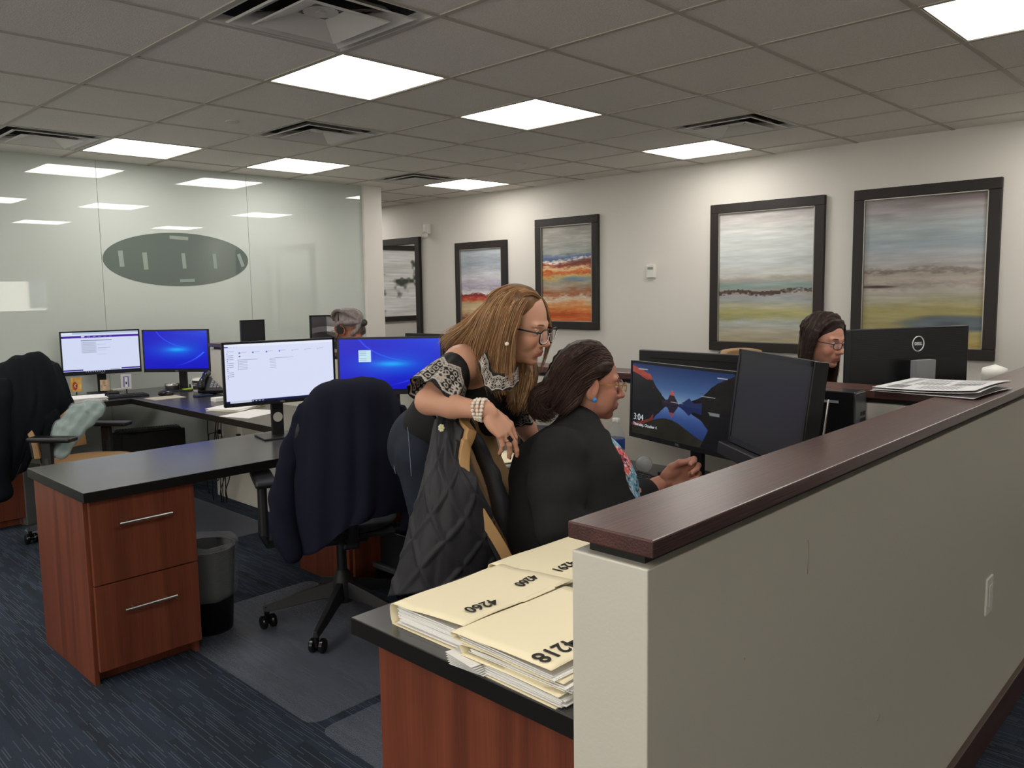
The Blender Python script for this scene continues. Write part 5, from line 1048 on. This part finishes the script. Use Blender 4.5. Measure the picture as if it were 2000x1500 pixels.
PEARL = mat('pearl','e2d6c8',.25,spec=.7); MB().sph((-0.317,-1.216,1.294),.0065,10).build('earring', PEARL, w1, True)
# bracelet and ring
b = MB(); ax = unit(wr_n-el_n); e1 = unit(np.cross(ax,UV)); e2 = np.cross(ax,e1)
for k_, off in enumerate((-.030,-.018,-.006)):
    for j in range(17): a = j*2*PI/17+k_*.3; b.sph(wr_n+ax*(off+.004*math.sin(a*2+k_))+(e1*math.cos(a)+e2*math.sin(a))*(.0290+.001*k_), .0058, 7)
b.build('pearl_bracelet', PEARL, w1, True)
q = LH.w((.110,-.0105,-.004)); b = MB(); 
rg = [q+(LH.A[:,1]*math.cos(a)+LH.A[:,2]*math.sin(a))*.0105 for a in np.linspace(0,2*PI,15)[:-1]]; b.tube(rg,.0015,n=5,closed=True); b.build('ring_band', STEEL, w1)
M = Matrix([list(LH.A[i])+[0] for i in range(3)]+[[0,0,0,1]]); M.translation = Vector(q+LH.A[:,2]*.0115); MB().box(-.009,.009,-.006,.006,-.002,.003,M=M,bev=.001).build('ring_stone', BLKG, w1)
# blouse
BLOUSE = mat('black_crepe','0b0b0d',.8,bump=.15,bscale=300); 
tv = Vol(np.array([-.75,-1.4,.75]), np.array([.6,-.4,1.45]), .006)
tv.chain([pel*.55+belly*.45,belly,chest,neckb-UV*.01],[.135,.122,.130,.072],.05); tv.ell(chest+RV*.05-UV*.05,(.11,.11,.10),k=.05); tv.cap(sh_n+FV*.03,sh_f,.060,.066,.05); tv.cap(sh_f,(sh_f*.45+el_f*.55),.064,.060,.03); tv.ell(sh_n-FV*.012+RV*.002,(.075,.075,.075),k=.012,sub=True); tv.noise(.004,14,5)
vol_obj('blouse', tv, BLOUSE, w1, 3)
LACE = mat('embroidered_lace','ffffff',.7,vcol=True)
def lace(U_,V_,rep):
    """white embroidery: scalloped border, blossoms and small rings on black; V 0 at the hem"""
    x = U_*rep; c = np.zeros(U_.shape); sc_ = np.abs(((x*2)%1)-.5)*2
    hemc = .05+.10*np.abs(np.sin(x*2*PI)); c = np.where((V_<hemc+.035)&(V_>hemc-.02),1,c)
    for (cx,cy,r0) in ((.25,.34,.17),(.75,.42,.15)):
        dx = ((x-cx+.5)%1)-.5; dy = (V_-cy)*.95; r = np.hypot(dx*.9,dy); th = np.arctan2(dy,dx*.9); c = np.where(r<r0*(.72+.28*np.cos(th*9)), 1, c); c = np.where((r<r0*.22), .25, c)
    gx, gy = (x*5.5)%1-.5, (V_*6.5)%1-.5; r = np.hypot(gx,gy); ringm = (np.abs(r-.3)<.11)&(V_>hemc+.03)&(V_<.72+.16*np.abs(np.sin(x*PI*2+.5))); c = np.maximum(c, np.where(ringm,.9,0)*(c==0))
    top = .74+.20*(1-np.abs(((x*1.5)%1)-.5)*2); c = np.where((np.abs(V_-top)<.03)|((np.abs(V_-top+.10)<.018)),.95,c); z = (V_>top-.1)&(V_<top)&(((x*26+V_*9)%1<.3)|((x*26-V_*9)%1<.3)); c = np.where(z,.85,c)
    return np.where(V_>top+.03,0,c), hemc
def sleeve_lace(name, a, b_, r0, r1, par, slant=0, n=110, m_=260, rep=4.0, ph=0, droop=None):
    a, b_ = np.array(a), np.array(b_); ax = unit(b_-a); e1 = unit(np.cross(ax,FV)); e2 = np.cross(ax,e1); T_, U_ = np.meshgrid(np.linspace(0,1,n), np.linspace(0,1,m_), indexing='ij'); th = U_*2*PI
    lc, hem = lace(U_, (1-T_)*1.25, rep); Lm = np.linalg.norm(b_-a); rr_ = r0+(r1-r0)*T_**.8+(.006*np.sin(th*7+ph)+.004*np.sin(th*13))*T_
    al = Lm*(T_*(1-.0*hem)) + slant*np.cos(th+ph)*(1-T_) - .03*(1-T_)*0
    al = np.where(T_>.88, al-(hem-.05)*.12*Lm*((T_-.88)/.12), al)
    P = a+ax*al[...,None]+(e1*np.cos(th)[...,None]+e2*np.sin(th)[...,None])*rr_[...,None]; P[:,-1] = P[:,0]
    col = np.where(lc[...,None]>.2, np.array([.74,.70,.66])*lc[...,None], np.array([.035,.035,.04])); V, F = gridmesh(P); o = gmesh(name, V, F, LACE, par, True, lina(col).reshape(-1,3)); md = o.modifiers.new('s','SOLIDIFY'); md.thickness = .002; return o
sleeve_lace('lace_sleeve', sh_n*.78+el_n*.22, sh_n*.05+el_n*.95-UV*.004, .060, .086, w1, slant=.030, ph=.6)
sleeve_lace('lace_sleeve', sh_f*.62+el_f*.38, el_f*.98+sh_f*.02, .060, .074, w1, slant=.01, rep=4)
# lace yoke hanging at the neckline
nb = [(-0.383,-1.163,1.256),(-0.388,-1.178,1.219),(-0.385,-1.186,1.185),(-0.371,-1.202,1.169),(-0.343,-1.217,1.168),(-0.292,-1.211,1.171),(-0.233,-1.182,1.183)]
ib = [(-0.351,-1.164,1.269),(-0.355,-1.180,1.232),(-0.353,-1.186,1.212),(-0.343,-1.197,1.206),(-0.320,-1.206,1.205),(-0.273,-1.195,1.209),(-0.217,-1.164,1.219)]
ob = np.array(nb); ii = np.array(ib); P = patch(np.stack([ii, (ii+ob)/2-FV*.004, ob-UV*.012], 0), 60, 160); T_, U_ = np.meshgrid(np.linspace(0,1,60), np.linspace(0,1,160), indexing='ij'); lc, hem = lace(U_,(1-T_)*1.1,3)
V, F = gridmesh(P); o = gmesh('lace_yoke', V, F, LACE, w1, True, lina(np.where(lc[...,None]>.2, np.array([.74,.70,.66])*lc[...,None], np.array([.035,.035,.04]))).reshape(-1,3)); md = o.modifiers.new('s','SOLIDIFY'); md.thickness = .003
# jeans
DENIM = mat('dark_denim','182030',.85,bump=.3,bscale=900,mottle=.35,mscale=30,stretch=(1,1,.25))
jv = Vol(np.array([-.7,-1.3,.05]), np.array([.5,-.3,1.08]), .008)
jv.ell(pel+UV*.005,(.150,.150,.125),k=.04); jv.ell(pel-RV*.05-UV*.05,(.09,.09,.09),k=.05)
for q, kn, an in legs: jv.chain([q,kn,an-UV*.02],[.098,.066,.058],.03)
jv.cap(pel+UV*.02, pel*.6+belly*.4, .13,.125,.03); jv.noise(.004,12,8); vol_obj('jeans', jv, DENIM, w1, 3)
STI = mat('denim_stitch','8b93a4',.8)
b = MB(); b.tube([tuple(q) for q in catmull([(-0.350,-0.784,1.002),(-0.362,-0.805,0.927),(-0.372,-0.822,0.844)],12)], .0008, n=5); b.tube([tuple(q) for q in catmull([(-0.301,-0.633,0.965),(-0.317,-0.655,0.900),(-0.316,-0.668,0.820)],12)], .0014, n=5)
b.build('stitching', STI, w1)
for an, s in ((legs[0][2],1),(legs[1][2],1)):
    sv = Vol(an-.2,an+.25,.007); sv.chain([an-UV*.06-RV*.02,an-UV*.065+RV*.08,an-UV*.075+RV*.16],[.038,.036,.026],.02); sv.clip_below(0.002); vol_obj('shoe', sv, BLKG, w1)
# ======================= the seated woman =======================
w2 = person('seated woman in a black cardigan and bright patterned top facing the lock screen monitor')
A2 = axes(face_dir(-4,5)); o2 = np.array((-0.047,-1.332,1.153))+.075*A2[:,1]
hv, L2 = head_sdf(o2, A2, 1.0, chub=1, jaw=.93, nose=1.05); cf2 = skin_cf((.69,.48,.40), o2, A2, lip=(.62,.32,.30)); V, Q = hv.mesh(2); parts = [(V,Q,cf2(V))]
pel = np.array((-0.155,-1.322,0.597)); ch2 = np.array((-0.110,-1.298,0.861)); nb2 = np.array((-0.044,-1.288,0.989)); s2n, s2f = np.array((-0.239,-1.354,0.958)), np.array((0.078,-1.197,0.900))
e2n, w2n = np.array((-0.320,-1.414,0.775)), np.array((-0.215,-1.557,0.712)); e2f, w2f = np.array((0.061,-1.321,0.722)), np.array((0.269,-1.377,0.789))
lo, hi = bounds([pel,ch2,nb2,s2n,s2f,e2n,w2n,e2f,w2f],.22); lo[2] = .0; hi += np.array([.35,.0,.0]); lo[1] -= .4
bv = Vol(lo,hi,.008); bv.chain([pel,(pel+ch2)/2+RV*.01,ch2+RV*.01,nb2],[.14,.13,.125,.065],.06); bv.cap(s2n,s2f,.065,.065,.05); bv.chain([nb2,L2.w((-.025,0,-.09))],[.056,.050],.03)
bv.chain([s2n,e2n],[.06,.048],.03); bv.chain([e2n,w2n],[.045,.03],.02); bv.chain([s2f,e2f],[.058,.048],.03); bv.chain([e2f,e2f*.5+w2f*.5,w2f],[.046,.042,.028],.02)
legs2 = []
for s in (-1,1):
    q = pel+FV*.09*s-UV*.02; kn = q+RV*.40+FV*.02*s; kn[2] = .54; an = kn+RV*.04; an[2] = .10; legs2.append((q,kn,an)); bv.chain([q,kn,an],[.09,.06,.04],.03); bv.chain([an,an+RV*.14-UV*.065],[.036,.026],.02)
V, Q = bv.mesh(2); parts.append((V,Q,cf2(V)))
V, Q, LH2, t2 = hand_sdf(w2f+RV*.004, unit(RV*.84+UV*.42), unit(UV*.90-RV*.42), FV, [(.70,1.1,.6),(.85,1.15,.6),(1.0,1.15,.6),(1.1,1.1,.6)], 1.1, thumb=((.045,.036,-.012),(.072,.040,-.022),(.094,.034,-.030)))
parts.append((V,Q,cf2(V)))
V, Q, _, _ = hand_sdf(w2n, unit(RV), unit(FV), UV, [(.3,.3,.2)]*4, .95, h=.003); parts.append((V,Q,cf2(V)))
V, Q, C = join_np(parts); gmesh('body', V, Q, SKIN, w2, True, C); nails(t2, mat('nail_pink','d0a090',.25), w2)
for s in (-1,1): eye_obj(L2, s, w2, (.2,.13,.08), (1,0,-.15)); brow(L2, s, w2, mat('brow_dark','4a3526',.8), .0016)
glasses(L2, w2, GOLD, rim=.0013, w=.0225, hgt=.0145, sq=2.6, x=.112, z=-.004, temple=1.3)
MB().sph(L2.w((.004,-.084,-.046)),.0078,12).build('blue_earring', mat('turquoise_blue','2a86d0',.25), w2, True)
MB().sph(L2.w((.004,.084,-.046)),.0078,12).build('blue_earring', MC['turquoise_blue'], w2, True)
G2 = []
for s in (-1,1):
    for (a, e_) in ((.062,-.02),(.035,-.05),(.0,-.08),(-.035,-.10),(-.06,-.11)):
        pass
    G2 += [[L2.w((x0,s*y0,z0)),L2.w((x1,s*y1,z1)),L2.w((x2,s*.089,z2)),L2.w((x3,s*.090,z3)),L2.w((x4,s*.084,z4)),L2.w((x5,s*.072,z5))] for x0,y0,z0,x1,y1,z1,x2,z2,x3,z3,x4,z4,x5,z5 in (
      (-.030,.080,-.02,-.045,.084,-.035,-.05,-.055,-.07,-.075,-.09,-.09,-.10,-.095),
      (.050,.060,.046,.022,.080,.048,-.022,.038,-.058,.004,-.088,-.045,-.108,-.085),
      (.060,.048,.066,.028,.074,.066,-.022,.048,-.068,.010,-.100,-.035,-.125,-.075),
      (.060,.030,.084,.030,.060,.096,-.025,.080,-.078,.035,-.112,-.015,-.145,-.060),
      (.056,.008,.096,.020,.035,.120,-.035,.112,-.088,.065,-.120,.010,-.155,-.045))]
GB = [[L2.w((.02,y*.3,.125)),L2.w((-.06,y*.6,.115)),L2.w((-.108,y,.06)),L2.w((-.128,y,-.0)),L2.w((-.145,y,-.05)),L2.w((-.150,y,-.085))] for y in (-.075,-.04,0,.04,.075)]
G2n = G2[:5]+GB[:3]; 
def c2(v):
    q = Loc(v,o2,A2); q.e((-.018,0,.040),(.096,.077,.090),.02).e((-.095,0,-.030),(.058,.076,.058),.03).e((-.085,0,-.065),(.05,.07,.035),.03)
def k2(v): q = Loc(v,o2,A2); q.e((.105,0,-.025),(.085,.10,.105),.004,sub=True); q.e((.006,-.102,-.016),(.036,.045,.047),.004,sub=True); q.e((.03,0,-.10),(.06,.09,.045),.004,sub=True)
hair_mass('hair_mass', G2+GB, .006, HAIR, w2, .005, (.21,.155,.135), c2, .005, 22, carve=k2)
DK = [(.25,.18,.155),(.31,.23,.20),(.20,.145,.125),(.37,.28,.24),(.22,.16,.14)]
strands('hair', G2n, 4200, HAIR, w2, .0008, .011, DK, seed=11, wave=.009, wfreq=1.6)
strands('hair_far', G2[5:], 700, HAIR, w2, .0009, .010, DK, seed=12, wave=.008, wfreq=1.6)
strands('hair_curls', [[L2.w((-.10,y,.0)),L2.w((-.140,y*1.05,-.025)),L2.w((-.172,y*1.05,-.050)),L2.w((-.175,y*1.0,-.085)),L2.w((-.140,y,-.100)),L2.w((-.105,y,-.075))] for y in (-.08,-.05,-.02,.02,.06)], 1300, HAIR, w2, .0008, .022, DK, seed=13, wave=.012, wfreq=2)
MB().tube([L2.w((-.028,-.094,.062)),L2.w((-.030,-.096,.035))], .0009, n=5).build('hair_pin', STEEL, w2)
# patterned top
tv = Vol(lo,hi,.006); tv.chain([pel+RV*.03,(pel+ch2)/2+RV*.045,ch2+RV*.035,nb2-UV*.015],[.165,.165,.150,.066],.05); tv.cap(s2n+FV*.05,s2f-FV*.05,.05,.05,.05); tv.ell(L2.w((.015,0,-.15)),(.062,.06,.062),k=.01,sub=True)
PAT = mat('patterned_jersey','ffffff',.7,vcol=True)
def patcf(V):
    n1 = vnoise(V,16,31)+.5*vnoise(V,34,32); n2 = vnoise(V,9,33); c = np.zeros((len(V),3))+np.array([.88,.36,.34]); c[n2>.12] = (.48,.70,.80); c[(n2<-.28)] = (.80,.20,.32)
    w = np.abs(((n1*3.2)%1)-.5)*2; c[w>.62] = (.86,.86,.88); c[w>.82] = (.05,.05,.10); c[(np.abs(n1)<.09)] = (.06,.07,.14); return lina(c)
vol_obj('patterned_top', tv, PAT, w2, 3, patcf)
CARD = mat('black_knit','121214',.85,bump=.35,bscale=500,sheen=.15)
cv = Vol(lo,hi,.006); cv.chain([pel+RV*.015,(pel+ch2)/2+RV*.035,ch2+RV*.028,nb2-RV*.03-UV*.02],[.190,.185,.172,.074],.05); cv.cap(s2n,s2f,.078,.078,.05)
cv.chain([s2n,s2n*.5+e2n*.5-RV*.006,e2n],[.080,.078,.068],.03); cv.chain([e2n,w2n],[.066,.045],.03); cv.chain([s2f,e2f],[.072,.062],.03); cv.chain([e2f,e2f*.36+w2f*.64],[.060,.048],.02)
cv.chain([pel-RV*.01,(pel+ch2)/2-RV*.015,ch2-RV*.03],[.185,.180,.165],.04); cv.chain([nb2-RV*.02-UV*.03,nb2-RV*.015+UV*.03],[.092,.070],.03); cv.ell(L2.w((.065,0,-.135)),(.045,.050,.045),k=.01,sub=True)
qa, qb = np.array((-0.001,-1.388,0.994)), np.array((0.048,-1.470,0.777)); az = unit(qb-qa); ax_ = unit(az@UV*0+np.cross(FV,az)); cv.ell((qa+qb)/2,(.060,.17,.16),M=np.stack([ax_,unit(np.cross(az,ax_)),az],1),k=.006,sub=True)
cv.cap(e2f,e2f*.36+w2f*.64,.060,.048,.01); cv.cap(e2n,w2n,.064,.045,.01)
cv.noise(.008,10,6); cv.noise(.004,24,7); vol_obj('cardigan', cv, CARD, w2, 3)
TR = mat('black_trousers','15161a',.85); jv = Vol(lo,hi,.009); jv.ell(pel-UV*.02,(.17,.17,.12),k=.04)
for q,kn,an in legs2: jv.chain([q,kn,an],[.105,.078,.06],.03)
vol_obj('trousers', jv, TR, w2, 3)
for q,kn,an in legs2:
    sv = Vol(an-.2,an+.25,.008); sv.chain([an-UV*.06-RV*.02,an-UV*.065+RV*.08,an-UV*.075+RV*.16],[.038,.036,.026],.02); sv.clip_below(0.002); vol_obj('shoe', sv, BLKG, w2)
# ======================= the dark haired woman across the partition =======================
w3 = person('woman with long straight dark hair and dark glasses behind the monitor with a round badge')
A3 = axes(face_dir(62,10),-.03); o3 = np.array((1.601,-1.373,1.202))
hv, L3 = head_sdf(o3, A3, .96); cf3 = skin_cf((.77,.56,.48), o3, A3, .96, lip=(.66,.34,.34)); V, Q = hv.mesh(2); parts = [(V,Q,cf3(V))]
T3 = L3.w((-.03,0,-.17)); S3 = axes(face_dir(50,0)); lft = S3[:,1]; fw3 = S3[:,0]; pel3 = T3-UV*.52-fw3*.06; ch3 = T3-UV*.18-fw3*.01
lo, hi = bounds([T3,pel3,ch3],.36); lo[2] = .02; lo -= np.array([.1,.25,0]); lo[2] = .02
bv = Vol(lo,hi,.008); bv.chain([pel3,ch3,T3],[.14,.125,.05],.05); bv.cap(ch3+lft*.14+UV*.08,ch3-lft*.14+UV*.08,.055,.055,.04); bv.chain([T3,L3.w((-.025,0,-.08))],[.052,.046],.03)
arms3 = []
for s in (-1,1): sh = ch3+lft*.17*s+UV*.08; el = sh-UV*.25+fw3*.05+lft*.04*s; wr = el+fw3*.22+UV*.02-lft*.04*s; wr[2] = max(wr[2],.78); arms3.append((sh,el,wr)); bv.chain([sh,el,wr],[.052,.042,.028],.02)
for s in (-1,1): q = pel3+lft*.09*s; kn = q+fw3*.38; kn[2] = .55; an = kn.copy(); an[2] = .09; bv.chain([q,kn,an],[.09,.06,.04],.03)
V, Q = bv.mesh(2); parts.append((V,Q,cf3(V)))
for s in (-1,1): V, Q, _, _ = hand_sdf(arms3[(s+1)//2][2], unit(fw3), unit(-lft*s), UV, [(.2,.3,.2)]*4, .92, h=.003); parts.append((V,Q,cf3(V)))
V, Q, C = join_np(parts); gmesh('body', V, Q, SKIN, w3, True, C)
for s in (-1,1): eye_obj(L3, s, w3, (.18,.12,.08), (1,.1,-.12)); brow(L3, s, w3, MC['brow_dark'])
glasses(L3, w3, mat('glasses_plum','2a1c28',.3), rim=.0017, w=.0255, hgt=.0155, sq=3, x=.109, z=-.005)
tv = Vol(lo,hi,.007); tv.chain([pel3,ch3,T3-UV*.07],[.155,.140,.055],.05); tv.cap(ch3+lft*.14+UV*.07,ch3-lft*.14+UV*.07,.065,.065,.04); [tv.chain(a,[.062,.054,.036],.02) for a in arms3]; tv.ell(T3+fw3*.08-UV*.02,(.07,.07,.11),k=.01,sub=True)
vol_obj('black_top', tv, BLOUSE, w3, 3)
jv = Vol(lo,hi,.009); jv.ell(pel3-UV*.02,(.16,.16,.11),k=.04)
for s in (-1,1): q = pel3+lft*.09*s; kn = q+fw3*.38; kn[2] = .55; an = kn.copy(); an[2] = .06; jv.chain([q,kn,an],[.1,.075,.055],.03)
vol_obj('trousers', jv, TR, w3, 3)
G3 = []
for s in (-1,1):
    for j, (a, e_) in enumerate(((.038,.018),(.020,.004),(.0,-.01),(-.03,-.03),(-.06,-.05),(-.085,-.07))):
        y = s*(.086-.02*(j>3)-.03*(j>4)); G3.append([L3.w((.056-.028*j,s*.004,.100+.027*(j>0)-.006*(j>2)-.022*(j>4))),L3.w((.050-.026*j,s*.038,.098+.019*(j>0)-.010*(j>2)-.02*(j>4))),L3.w((a+.002,s*(.081-.01*(j>4)),.058)),L3.w((a-.008,y*1.06,.0)),L3.w((e_+.005,y*1.12,-.07)),L3.w((e_+.008,y*1.18,-.14)),L3.w((e_+.015,y*1.1,-.21)),L3.w((e_+.02,y*.98,-.26))])
def c3(v): Loc(v,o3,A3).e((-.016,0,.040),(.094,.0745,.0868),.02).e((-.07,0,-.05),(.036,.060,.09),.03)
def k3(v): Loc(v,o3,A3).e((.110,0,-.025),(.070,.074,.112),.004,sub=True)
D3_ = [(.20,.14,.12),(.26,.185,.155),(.15,.11,.095),(.31,.225,.185)]
hair_mass('hair_mass', G3, .005, HAIR, w3, .004, (.17,.12,.10), c3, .0004, 40, carve=k3)
strands('hair', G3[:6], 1800, HAIR, w3, .0009, .009, D3_, seed=21); strands('hair_side', G3[6:], 1800, HAIR, w3, .0009, .009, D3_, seed=22)
# ======================= the grey haired person with a headset =======================
w4 = person('grey haired person with a small bun and a headset facing away across the partition')
h4 = -RV*.86+FV*.42; A4 = axes(unit(h4-UV*.30)); o4 = np.array((1.154,1.638,1.218))
hv, L4 = head_sdf(o4, A4, 1.0, h=.004); cf4 = skin_cf((.60,.38,.30), o4, A4); V, Q = hv.mesh(2); parts = [(V,Q,cf4(V))]
T4 = L4.w((-.05,0,-.16)); f4 = unit(h4); l4 = np.cross(UV,f4); ch4 = T4-UV*.18-f4*.04; pel4 = T4-UV*.5-f4*.12
lo, hi = bounds([T4,pel4,ch4],.34); lo -= np.array([.35,.1,0]); hi += np.array([0,.35,0]); lo[2] = .02; bv = Vol(lo,hi,.009); bv.chain([pel4,ch4,T4],[.15,.14,.055],.05); bv.chain([T4,L4.w((-.025,0,-.08))],[.055,.05],.03); bv.cap(ch4+l4*.15+UV*.07,ch4-l4*.15+UV*.07,.06,.06,.04); arms4 = []
for s in (-1,1): sh = ch4+l4*.18*s+UV*.07; el = sh-UV*.24+f4*.06; wr = el+f4*.22+UV*.04; arms4.append((sh,el,wr)); bv.chain([sh,el,wr],[.055,.045,.03],.02); q = pel4+l4*.09*s; kn = q+f4*.38; kn[2] = .55; an = kn.copy(); an[2] = .09; bv.chain([q,kn,an],[.09,.06,.04],.03)
V, Q = bv.mesh(2); parts.append((V,Q,cf4(V)))
for a in arms4: V, Q, _, _ = hand_sdf(a[2], f4, unit(np.cross(f4,UV)), UV, [(.2,.3,.2)]*4, .95, h=.0035); parts.append((V,Q,cf4(V)))
V, Q, C = join_np(parts); gmesh('body', V, Q, SKIN, w4, True, C)
tv = Vol(lo,hi,.009); tv.chain([pel4,ch4,T4-UV*.06],[.165,.155,.06],.05); tv.cap(ch4+l4*.15+UV*.07,ch4-l4*.15+UV*.07,.07,.07,.04); [tv.chain(a,[.068,.058,.045],.02) for a in arms4]; vol_obj('shirt', tv, mat('grey_shirt','4a4c52',.85), w4, 3)
jv = Vol(lo,hi,.01); jv.ell(pel4-UV*.02,(.16,.16,.11),k=.04)
for s in (-1,1): q = pel4+l4*.09*s; kn = q+f4*.38; kn[2] = .55; an = kn.copy(); an[2] = .06; jv.chain([q,kn,an],[.1,.075,.055],.03)
vol_obj('trousers', jv, TR, w4, 3)
G4 = [[L4.w((.078,y*.5,.075)),L4.w((.045,y*.9,.112)),L4.w((-.01,y*1.1,.122)),L4.w((-.065,y*1.05,.09)),L4.w((-.10,y*.7,.045)),L4.w((-.108,y*.2,.01))] for y in (-.07,-.045,-.015,.015,.045,.07)]+[[L4.w((.05,s*.075,.02)),L4.w((.0,s*.085,.035)),L4.w((-.05,s*.078,.02)),L4.w((-.09,s*.05,.01)),L4.w((-.106,s*.015,.005))] for s in (-1,1)]+[[L4.w((-.05,s*.065,-.065)),L4.w((-.075,s*.055,-.05)),L4.w((-.095,s*.03,-.03)),L4.w((-.106,s*.01,-.01))] for s in (-1,1)]
def c4(v): Loc(v,o4,A4).e((-.018,0,.042),(.094,.077,.084),.02).e((-.128,0,-.004),(.022,.024,.024),.006)
def k4(v): Loc(v,o4,A4).e((.10,0,-.04),(.065,.085,.105),.004,sub=True); Loc(v,o4,A4).e((.045,0,-.07),(.09,.12,.06),.004,sub=True)
hair_mass('hair_mass', G4, .010, HAIR, w4, .005, (.50,.46,.45), c4, .001, 40, carve=k4)
strands('hair', G4, 1200, HAIR, w4, .0012, .006, [(.62,.58,.57),(.45,.41,.40),(.72,.69,.68)], seed=31)
MB().sph(L4.w((-.132,0,-.006)),.024,12).build('hair_bun', mat('bun_dark','3a3634',.6), w4, True)
b = MB(); b.tube([L4.w((.004,s_*.090*math.sin(a),-.012+.135*math.cos(a)*1.0)) for s_ in (1,) for a in np.linspace(-PI/2,PI/2,18)], .004, n=8)
for s in (-1,1): b.cyl(L4.w((.004,s*.080,-.012)),L4.w((.004,s*.098,-.012)),.026,n=22)
b.tube([L4.w((.004,.092,-.02)),L4.w((.05,.085,-.05)),L4.w((.09,.06,-.075))],.0028,n=6); b.build('headset', BLK, w4, True, sharp=40)
glasses(L4, w4, GOLD, rim=.0012, lens=False)
